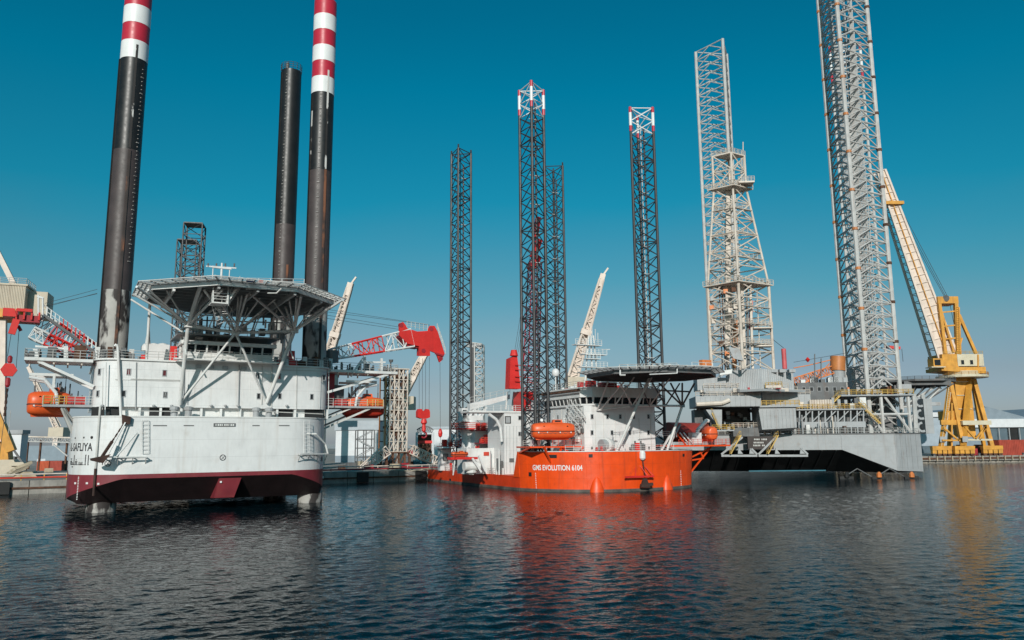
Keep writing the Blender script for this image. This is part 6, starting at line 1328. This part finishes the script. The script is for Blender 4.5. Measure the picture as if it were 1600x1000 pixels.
CF2 = Frame(184, 290, 5)
vn = thing('parked_van', 'small white van parked beside the yellow crane feet', 'van', CF2)
p = CF2(1549, 704, v=0)
MB().loft([[(p.x+x, yy, QZ+z) for x, z in ((-2.2, .45), (2.2, .45), (2.25, 1.1), (1.6, 1.2), (1.1, 2.1), (-2.1, 2.1))] for yy in (0, 1.9)]).build('body', SHEDW, vn)
MB().box((p.x-1.6, -.03, QZ+1.3), (p.x+.9, .05, QZ+1.9)).build('window', GLASS, vn)
for x in (-1.4, 1.4): MB().tube((p.x+x, -.05, QZ+.4), (p.x+x, .25, QZ+.4), .4, 12).build('wheel', BLACK, vn)
# ------------------------------------------------------------------ left bank: beige crane and yard
BC = Frame(-96, 158, 20)
bc = thing('dock_crane', 'beige dock crane cropped by the left edge, corrugated machinery house', 'crane', BC)
def Bq(px, py, v=0): return BC(px, py, v=v)
p, q = Bq(-60, 480), Bq(41, 447)
mhb = MB().box((p.x, 0, p.z), (q.x, 9, q.z)).build('machinery_house', BEIGE, bc)
MB().box((p.x-.2, -.25, q.z), (q.x+.3, 9.2, q.z+.4)).build('house_roof', BEIGE, bc); railing([(p.x, 0, q.z+.4), (q.x, 0, q.z+.4), (q.x, 8, q.z+.4)], bc, RAILM, r=.06, h=1.2)
n_ = 38
for k in range(n_): x = p.x+(q.x-p.x)*(k+.5)/n_; MB().bar((x, -.03, p.z+.2), (x, -.03, q.z-.1), .14).build('cladding_rib', BEIGE, mhb)
r2 = Bq(60, 470, 3); MB().box((q.x+.02, 2.5, p.z-1), (q.x+3.5, 8.5, q.z-.6)).build('winch_house', BEIGE, bc)
MB().bar(Bq(23, 447, 2), Bq(-16, 370, 2), 1.0).build('boom', BOOMC, bc)
zlb = Bq(0, 497, 1).z; MB().box((p.x, -1, zlb), (Bq(30, 497).x, 8, p.z-.05)).build('slew_frame', YELLOW, bc)
MB().bar(Bq(4, 500, 1), Bq(2, 690, 1), 1.4).build('portal_leg', BOOMC, bc); MB().bar(Bq(-8, 640, 1), Bq(18, 705, 1), 2.2, 1.6).build('portal_leg', YELLOW, bc); MB().bar(Bq(-30, 500, 6), Bq(-34, 700, 6), 1.6).build('portal_leg', BOOMC, bc)
for (x0, y0, x1, y1, vv, mt) in ((-20, 745, 34, 718, 0, BEIGE), (-10, 720, 16, 690, 1, YELLOW), (20, 748, 60, 737, -1, TIMBER), (16, 728, 42, 722, -.5, BEIGE), (-20, 690, 8, 672, 1.5, BEIGE)):
    p, q = Bq(x0, y0, vv), Bq(x1, y1, vv); w = (q.x-p.x)
    MB().hexa([(p.x, vv, max(QZ, p.z)), (q.x, vv, max(QZ, p.z)), (q.x, vv+4, max(QZ, p.z)), (p.x, vv+4, max(QZ, p.z)), (p.x+w*.1, vv, q.z), (q.x-w*.25, vv, q.z), (q.x-w*.25, vv+4, q.z), (p.x+w*.1, vv+4, q.z)]).build('bogie_frame', mt, bc)
for k in range(6): MB().bar(Bq(8+k*3, 742-k*2, -2), Bq(40+k*2, 732-k*2, -1), .5, .5).build('ballast_beam', (BEIGE, TIMBER)[k % 2], bc)
railing([Bq(12, 690, 0), Bq(16, 650, 0)], bc, RAILM, r=.05)
MB().bar(Bq(22, 704, 0), Bq(36, 724, 0), .35).build('stair_stringer', GREYD, bc)
def shed(name, label, cat, px0, px1, py0, py1, D, dep, mt, roofm=None, roofpx=0, grp=None, fr=None):
    F_ = Frame(0, D, 0); a, c = F_(px0, py1, v=0), F_(px1, py0, v=0)
    F2 = Frame(a.x, D, 0); t = thing(name, label, cat, F2, grp); w = c.x-a.x
    wl_ = MB().box((0, 0, QZ), (w, dep, c.z)).build('wall', mt, t)
    if roofpx: zr_ = F_(px0, py0-roofpx, v=0).z; MB().loft([[(-.5, yy, c.z+.01), (w/2, yy, zr_), (w+.5, yy, c.z+.01)] for yy in (-.4, dep)]).build('roof', roofm, t)
    elif roofm: MB().box((-.4, -.4, c.z+.01), (w+.4, dep, c.z+.9)).build('roof', roofm, t)
    return t, w, c.z
t, w, z = shed('quay_building', 'small white quay building with flat roof beside the beige crane', 'building', 8, 34, 678, 716, 178, 2.5, SHEDW, GREYP)
for k in range(3): window(t, (w*(.25+.25*k), 0, QZ+3.4), .8, 1.0, (0, -1, 0))
shed('warehouse', 'low blue warehouse far behind the left quay', 'warehouse', 33, 112, 696, 708, 330, 20, SHEDB, None)
t, w, z = shed('warehouse', 'white warehouse with pale blue roof right of the white vessel', 'warehouse', 524, 590, 672, 704, 260, 30, SHEDW, mat('roof_pale', (.40, .44, .47), .6, var=.06), 0)
MB().box((0, -.05, QZ), (w, .02, QZ+2.2)).build('plinth', SHEDB, t); MB().box((-.4, -.3, z+.9), (w+.4, 20, z+3.2)).build('parapet', MATS['roof_pale'], t)
shed('warehouse', 'white warehouse behind the hanging red ball hook', 'warehouse', 674, 712, 670, 705, 300, 30, SHEDW, MATS['roof_pale'])
shed('warehouse', 'far pale warehouse behind the orange ship stern', 'warehouse', 700, 880, 686, 704, 380, 30, SHEDB)
for k, (px, lab) in enumerate(((58, 'orange-red container on the left quay nearest the beige crane'), (78, 'orange-red container on the left quay nearest the white vessel'))):
    F_ = Frame(0, 200, 0); a = F_(px, 722, v=0); F2 = Frame(a.x, 200, 0); t = thing('shipping_container', lab, 'container', F2, 'containers on the left quay')
    MB().box((0, 0, QZ), (3.1, 2.6, QZ+2.4)).build('container_body', CONTR if k else mat('container_orange', (.50, .09, .03), .6), t)
    for j in range(9): MB().bar((.15+j*.35, -.03, QZ+.1), (.15+j*.35, -.03, QZ+2.3), .12).build('corrugation', CONTR if k else MATS['container_orange'], t)
CV = Frame(-122, 200, 0)
cv_ = thing('conveyor_gantry', 'rusty conveyor gantry crossing behind the white vessel bow', 'gantry', CV)
lattice(cv_, CV(40, 686, v=0), CV(114, 688, v=0), 1.6, 1.2, 12, .14, .08, STEELG, split=False, name='truss'); MB().bar(CV(40, 682, v=0), CV(114, 684, v=0), 2.2, .3).build('roof', STEELC, cv_)
for px in (44, 64, 105): MB().bar((CV(px, 690, v=0).x, 0, QZ), (CV(px, 690, v=0).x, 0, CV(px, 688, v=0).z), .4).build('trestle', RUST, cv_)
MB().bar(CV(83, 694, v=-1), CV(106, 713, v=-1), .3).build('chute', STEELG, cv_)
def far_crane(label, D, base, tip, w0, w1, cab=True, mt=BOOMC, dx=0):
    F_ = Frame(0, D, 0); a, c = F_(*base, v=0), F_(*tip, v=0); F2 = Frame(a.x, D, 0); t = thing('tower_crane', label, 'crane', F2, 'pale crane booms in the background')
    P, Q = Vector((0, 0, a.z)), Vector((c.x-a.x, 0, c.z)); lattice(t, P, Q, w0, w0, 14, .22*w0/2.4+.1, .14, mt, up=(0, 1, 0), taper=(1, w1/w0), split=False)
    d = (Q-P).normalized(); y_ = d.cross(Vector((0, 1, 0)))
    MB().hexa([P+Vector((0, .2, 0))-y_*w0*.42, P+Vector((0, .6, 0))-y_*w0*.42, P+Vector((0, .6, 0))+y_*w0*.42, P+Vector((0, .2, 0))+y_*w0*.42, Q+Vector((0, .2, 0))-y_*w1*.42, Q+Vector((0, .6, 0))-y_*w1*.42, Q+Vector((0, .6, 0))+y_*w1*.42, Q+Vector((0, .2, 0))+y_*w1*.42]).build('boom_web', mt, t)
    MB().bar(Q-d*2.5, Q+d*1.6, w1*1.35).build('boom_head', mt, t); MB().bar(Q+d*1, Q+d*3+Vector((1.2, 0, .6)), .5).build('boom_head', mt, t)
    m_ = P.lerp(Q, .45); MB().bar(m_-d*.8, m_+d*.8, w0*1.12).build('boom_joint', mt, t)
    MB().box((-2.5, -2.5, a.z-4), (4, 3, a.z)).build('machinery_house', BEIGE, t); MB().bar((0, 0, QZ), (0, 0, a.z-4), 2.2).build('mast', mt, t)
    return t
far_crane('cream lattice crane boom just right of the banded leg of the white vessel', 235, (505, 585), (546, 450), 2.6, 1.3)
far_crane('cream crane boom seen under the red crane head', 240, (628, 620), (662, 556), 2.4, 1.6)
far_crane('cream lattice boom rising left of the signal mast of the orange ship', 232, (895, 590), (940, 436), 2.9, 1.2)
far_crane('tiny cream boom below the left crane of the white vessel', 340, (90, 668), (47, 578), 2.0, 1.0)
def far_tower(label, D, px0, px1, ptop, ybase=690, cols=STEELD, name='lattice_tower', cat='lattice tower', grp='far dark lattice legs'):
    F_ = Frame(0, D, 0); a, c = F_(px0, ptop, v=0), F_(px1, ptop, v=0); F2 = Frame((a.x+c.x)/2, D, 12); t = thing(name, label, cat, F2, grp); w = (c.x-a.x)*.82
    lattice(t, (0, 0, QZ), (0, 0, c.z), w, w, max(6, int((c.z-QZ)/(w*.62))), .3, .16, cols, up=(0, 1, 0), split=False, name='lattice'); MB().box((-w/2, -w/2, c.z), (w/2, w/2, c.z+.4)).build('top_frame', cols, t); return t
far_tower('taller of two far dark lattice legs above the white helideck', 300, 288, 321, 352); far_tower('shorter of two far dark lattice legs above the white helideck', 345, 278, 312, 378)
# scaffold tower on the quay
SC = Frame(-40.5, 207, 29.7); sc_ = thing('scaffold_tower', 'brown lattice scaffold tower on the quay between the two ships', 'scaffold tower', SC)
def S(px, py, v=0): return SC(px, py, v=v)
x0, x1 = S(603, 600).x, S(637, 600).x; zt4 = S(620, 577).z; zb4 = S(620, 706).z
nx, nz = 5, 8
for v in (0, 4.5):
    for k in range(nx+1): x = x0+(x1-x0)*k/nx; member('upright', (x, v, zb4), (x, v, zt4), .2, STEELC if k else BRONZE, sc_)
    for j in range(nz+1): z = zb4+(zt4-zb4)*j/nz; member('ledger', (x0, v, z), (x1, v, z), .15, STEELC if v == 0 else RUST, sc_)
    for k in range(nx):
        for j in range(nz):
            xa_, xb_ = x0+(x1-x0)*k/nx, x0+(x1-x0)*(k+1)/nx; za_, zb2 = zb4+(zt4-zb4)*j/nz, zb4+(zt4-zb4)*(j+1)/nz
            if v == 0 or k % 2: member('diagonal', (xa_, v, za_), (xb_, v, zb2), .12, STEELC if (k+j) % 3 else RUST, sc_)
            if v == 0: member('diagonal', (xb_, v, za_), (xa_, v, zb2), .1, RUST if (k+j) % 2 else STEELC, sc_)
MB().box((x0-.8, -.6, zb4-.4), (x1+.8, 5.2, zb4)).build('base_frame', RUST, sc_); MB().box((x0-.6, -.4, zt4), (x1+.4, 5, zt4+.3)).build('top_platform', STEELC, sc_)
b = MB()
for k in range(40): x = x0+(x1-x0)*random.random(); z = zb4+2+(zt4-zb4-3)*random.random(); s = .3+.6*random.random(); b.box((x, .8, z), (x+s, 3.5, z+s*1.3))
tag(b.build('fittings', RUST, sc_), kind='stuff')
for k in range(4): x = x0+.6+(x1-x0-1.2)*k/3; MB().bar((x, 0, QZ), (x, 0, zb4-.4), .5).build('base_leg', RUST, sc_); MB().bar((x, 4.5, QZ), (x, 4.5, zb4-.4), .5).build('base_leg', RUST, sc_)
for k in range(3): xa_, xb_ = x0+.6+(x1-x0-1.2)*k/3, x0+.6+(x1-x0-1.2)*(k+1)/3; MB().bar((xa_, -.1, QZ), (xb_, -.1, zb4-.4), .3).build('base_brace', RUST, sc_)
for (a, c, lab) in (((562, 737), (604, 703), 'cream lattice boom section leaning on the scaffold tower from the left'), ((640, 702), (688, 724), 'cream lattice boom section lying between scaffold tower and orange ship')):
    F2 = Frame(-44 if a[0] < 600 else -31, 200 if a[0] < 600 else 212, 29.7); t = thing('boom_section', lab, 'crane boom', F2, 'boom sections on the quay')
    P, Q = F2(*a, v=0), F2(*c, v=0); lattice(t, P, Q, 2.6, 2.4, 9, .16, .1, BOOMC, split=True, taper=(.7, 1) if a[0] < 600 else (1, .9)); 
    for e_ in (P, Q): MB().bar((e_.x, e_.y, QZ), (e_.x, e_.y, max(QZ+.3, e_.z-1)), .6).build('trestle', RUST, t)
SF = Frame(-44, 214, 20); sf = thing('steel_frame', 'open grey steel frame in front of the white warehouse', 'steel frame', SF)
P, Q = SF(558, 725, v=0), SF(585, 672, v=0)
for v in (0, 4):
    for k in range(3): x = P.x+(Q.x-P.x)*k/2; member('column', (x, v, QZ), (x, v, Q.z), .16, GREYD, sf)
    for k in range(5): z = QZ+(Q.z-QZ)*k/4; member('beam', (P.x, v, z), (Q.x, v, z), .14, GREYD, sf)
    for k in range(4): z = QZ+(Q.z-QZ)*k/4; member('brace', (P.x if k % 2 else Q.x, v, z), (Q.x if k % 2 else P.x, v, z+(Q.z-QZ)/4), .12, GREYP, sf)
PS = Frame(-25.5, 240, 10); ps_ = thing('portal_shed', 'small open portal shed with arched truss behind the red hook block', 'shed', PS)
P, Q = PS(651, 703, v=0), PS(677, 665, v=0)
for k in range(11):
    t = k/10; x = P.x+(Q.x-P.x)*t; z = Q.z-2.2+2.0*math.sin(math.pi*(.15+.7*t)); 
    if k: MB().bar((px_, 0, pz_), (x, 0, z), .35).build('arch_chord', GREYD, ps_); MB().bar((px_, 0, pz_-1.3), (x, 0, z), .2).build('arch_lacing', GREYD, ps_)
    px_, pz_ = x, z
MB().box((P.x, .2, Q.z-2.6), (Q.x, 8, Q.z-2.2)).build('roof', SHEDW, ps_)
for x in (P.x, Q.x): MB().bar((x, 0, QZ), (x, 0, Q.z-2), .6).build('column', SHEDW, ps_)
MB().box((P.x, 7, QZ), (Q.x, 7.4, Q.z-2.7)).build('back_wall', RUST, ps_); MB().bar((P.x, .3, Q.z-5), (Q.x, .3, Q.z-5), .8).build('crane_beam', CRED, ps_)
for k in range(4): MB().bar((P.x+k*1.3, 3, QZ), (P.x+k*1.3+1.6, 3, Q.z-6), .3).build('inner_brace', RUST, ps_)
# gooseneck pipe tower beyond the aft leg
GN = Frame(-14, 250, 0); gn = thing('loading_tower', 'slim grey lattice tower with overhead arm behind the aft lattice leg', 'lattice tower', GN)
a, c = GN(749, 620, v=0), GN(749, 540, v=0); lattice(gn, (a.x, 0, QZ), (a.x, 0, c.z), 3.0, 3.0, 16, .25, .16, STEELG, up=(0, 1, 0), split=False, name='mast')
lattice(gn, GN(728, 538, v=0), GN(753, 541, v=0), 1.4, 1.4, 7, .2, .12, STEELG, split=False, name='arm'); p = GN(738.5, 541, v=0); MB().bar((p.x, 0, QZ+10), (p.x, 0, p.z), 1.0).build('riser', STEELD, gn)
# small things along the quay
random.seed(21)
def quay_item(px, py, name, label, cat, sz, mt, grp, rz=29.7, D=None):
    d = ray(px, py); t = (QZ-HCAM)/d.z; w_ = Vector((0, 0, HCAM))+d*t
    o = MB().hexa([(-sz[0]/2, -sz[1]/2, 0), (sz[0]/2, -sz[1]/2, 0), (sz[0]/2, sz[1]/2, 0), (-sz[0]/2, sz[1]/2, 0), (-sz[0]*.46, -sz[1]*.45, sz[2]), (sz[0]*.46, -sz[1]*.45, sz[2]), (sz[0]*.46, sz[1]*.45, sz[2]), (-sz[0]*.46, sz[1]*.45, sz[2])]).build(name, mt)
    o.location = (w_.x, w_.y, QZ); o.rotation_euler = (0, 0, math.radians(rz)); return tag(o, label, cat, grp)
quay_item(656, 727, 'tarpaulin_stack', 'teal tarpaulin covered stack on the quay near orange stern', 'stack', (3.6, 2.4, 1.5), TEALB, None)
quay_item(88, 716, 'tarpaulin_stack', 'blue covered stack at the left beyond the quay rail', 'stack', (6, 4, 3.2), TEALB, None)
quay_item(560, 722, 'machinery_skid', 'dark red machinery skid on quay below the steel frame', 'machinery', (2.6, 2, 2.4), CREDD, None)
quay_item(641, 712, 'machinery_skid', 'red machinery skid right of the scaffold tower', 'machinery', (2.4, 2, 2.6), CREDD, None)
ORD = ('first', 'second', 'third', 'fourth', 'fifth', 'sixth', 'seventh', 'eighth', 'ninth')
for k in range(9):
    px = 534+k*14; s = .9+.9*random.random()
    quay_item(px, 733-(k % 3)*3, 'gear_stack', ('%s low stack of gear along the quay edge, counted from the white vessel' % ORD[k]), 'gear stack', (s*1.6, s, s*.8), (RUST, GREYD, TIMBER, CREDD)[k % 4], 'gear along the quay edge')
for k in range(7):
    px = 28+k*12; s = 1.0+1.0*random.random()
    quay_item(px, 738-(k % 4)*5, 'timber_stack', ('%s stack of timber or steel on the left quay, counted from the left' % ORD[k]), 'timber stack', (s*1.8, s, s*.9), (TIMBER, RUST, GREYD, SHEDW)[k % 4], 'gear on the left quay')


# yard life on the right quay
for k, (px, py, lab, mt) in enumerate(((1452, 704, 'grey machinery skid under the rig helideck on the right quay', GREYD), (1461, 706, 'pale drum rack left of the yellow crane feet', STEELC), (1586, 709, 'rusty steel stack near the right picture edge', RUST), (1572, 707, 'timber stack in front of the red container', TIMBER))):
    quay_item(px, py, 'gear_stack', lab, 'gear stack', (4, 2.4, 2.2+.5*k), mt, 'gear on the right quay', 8)
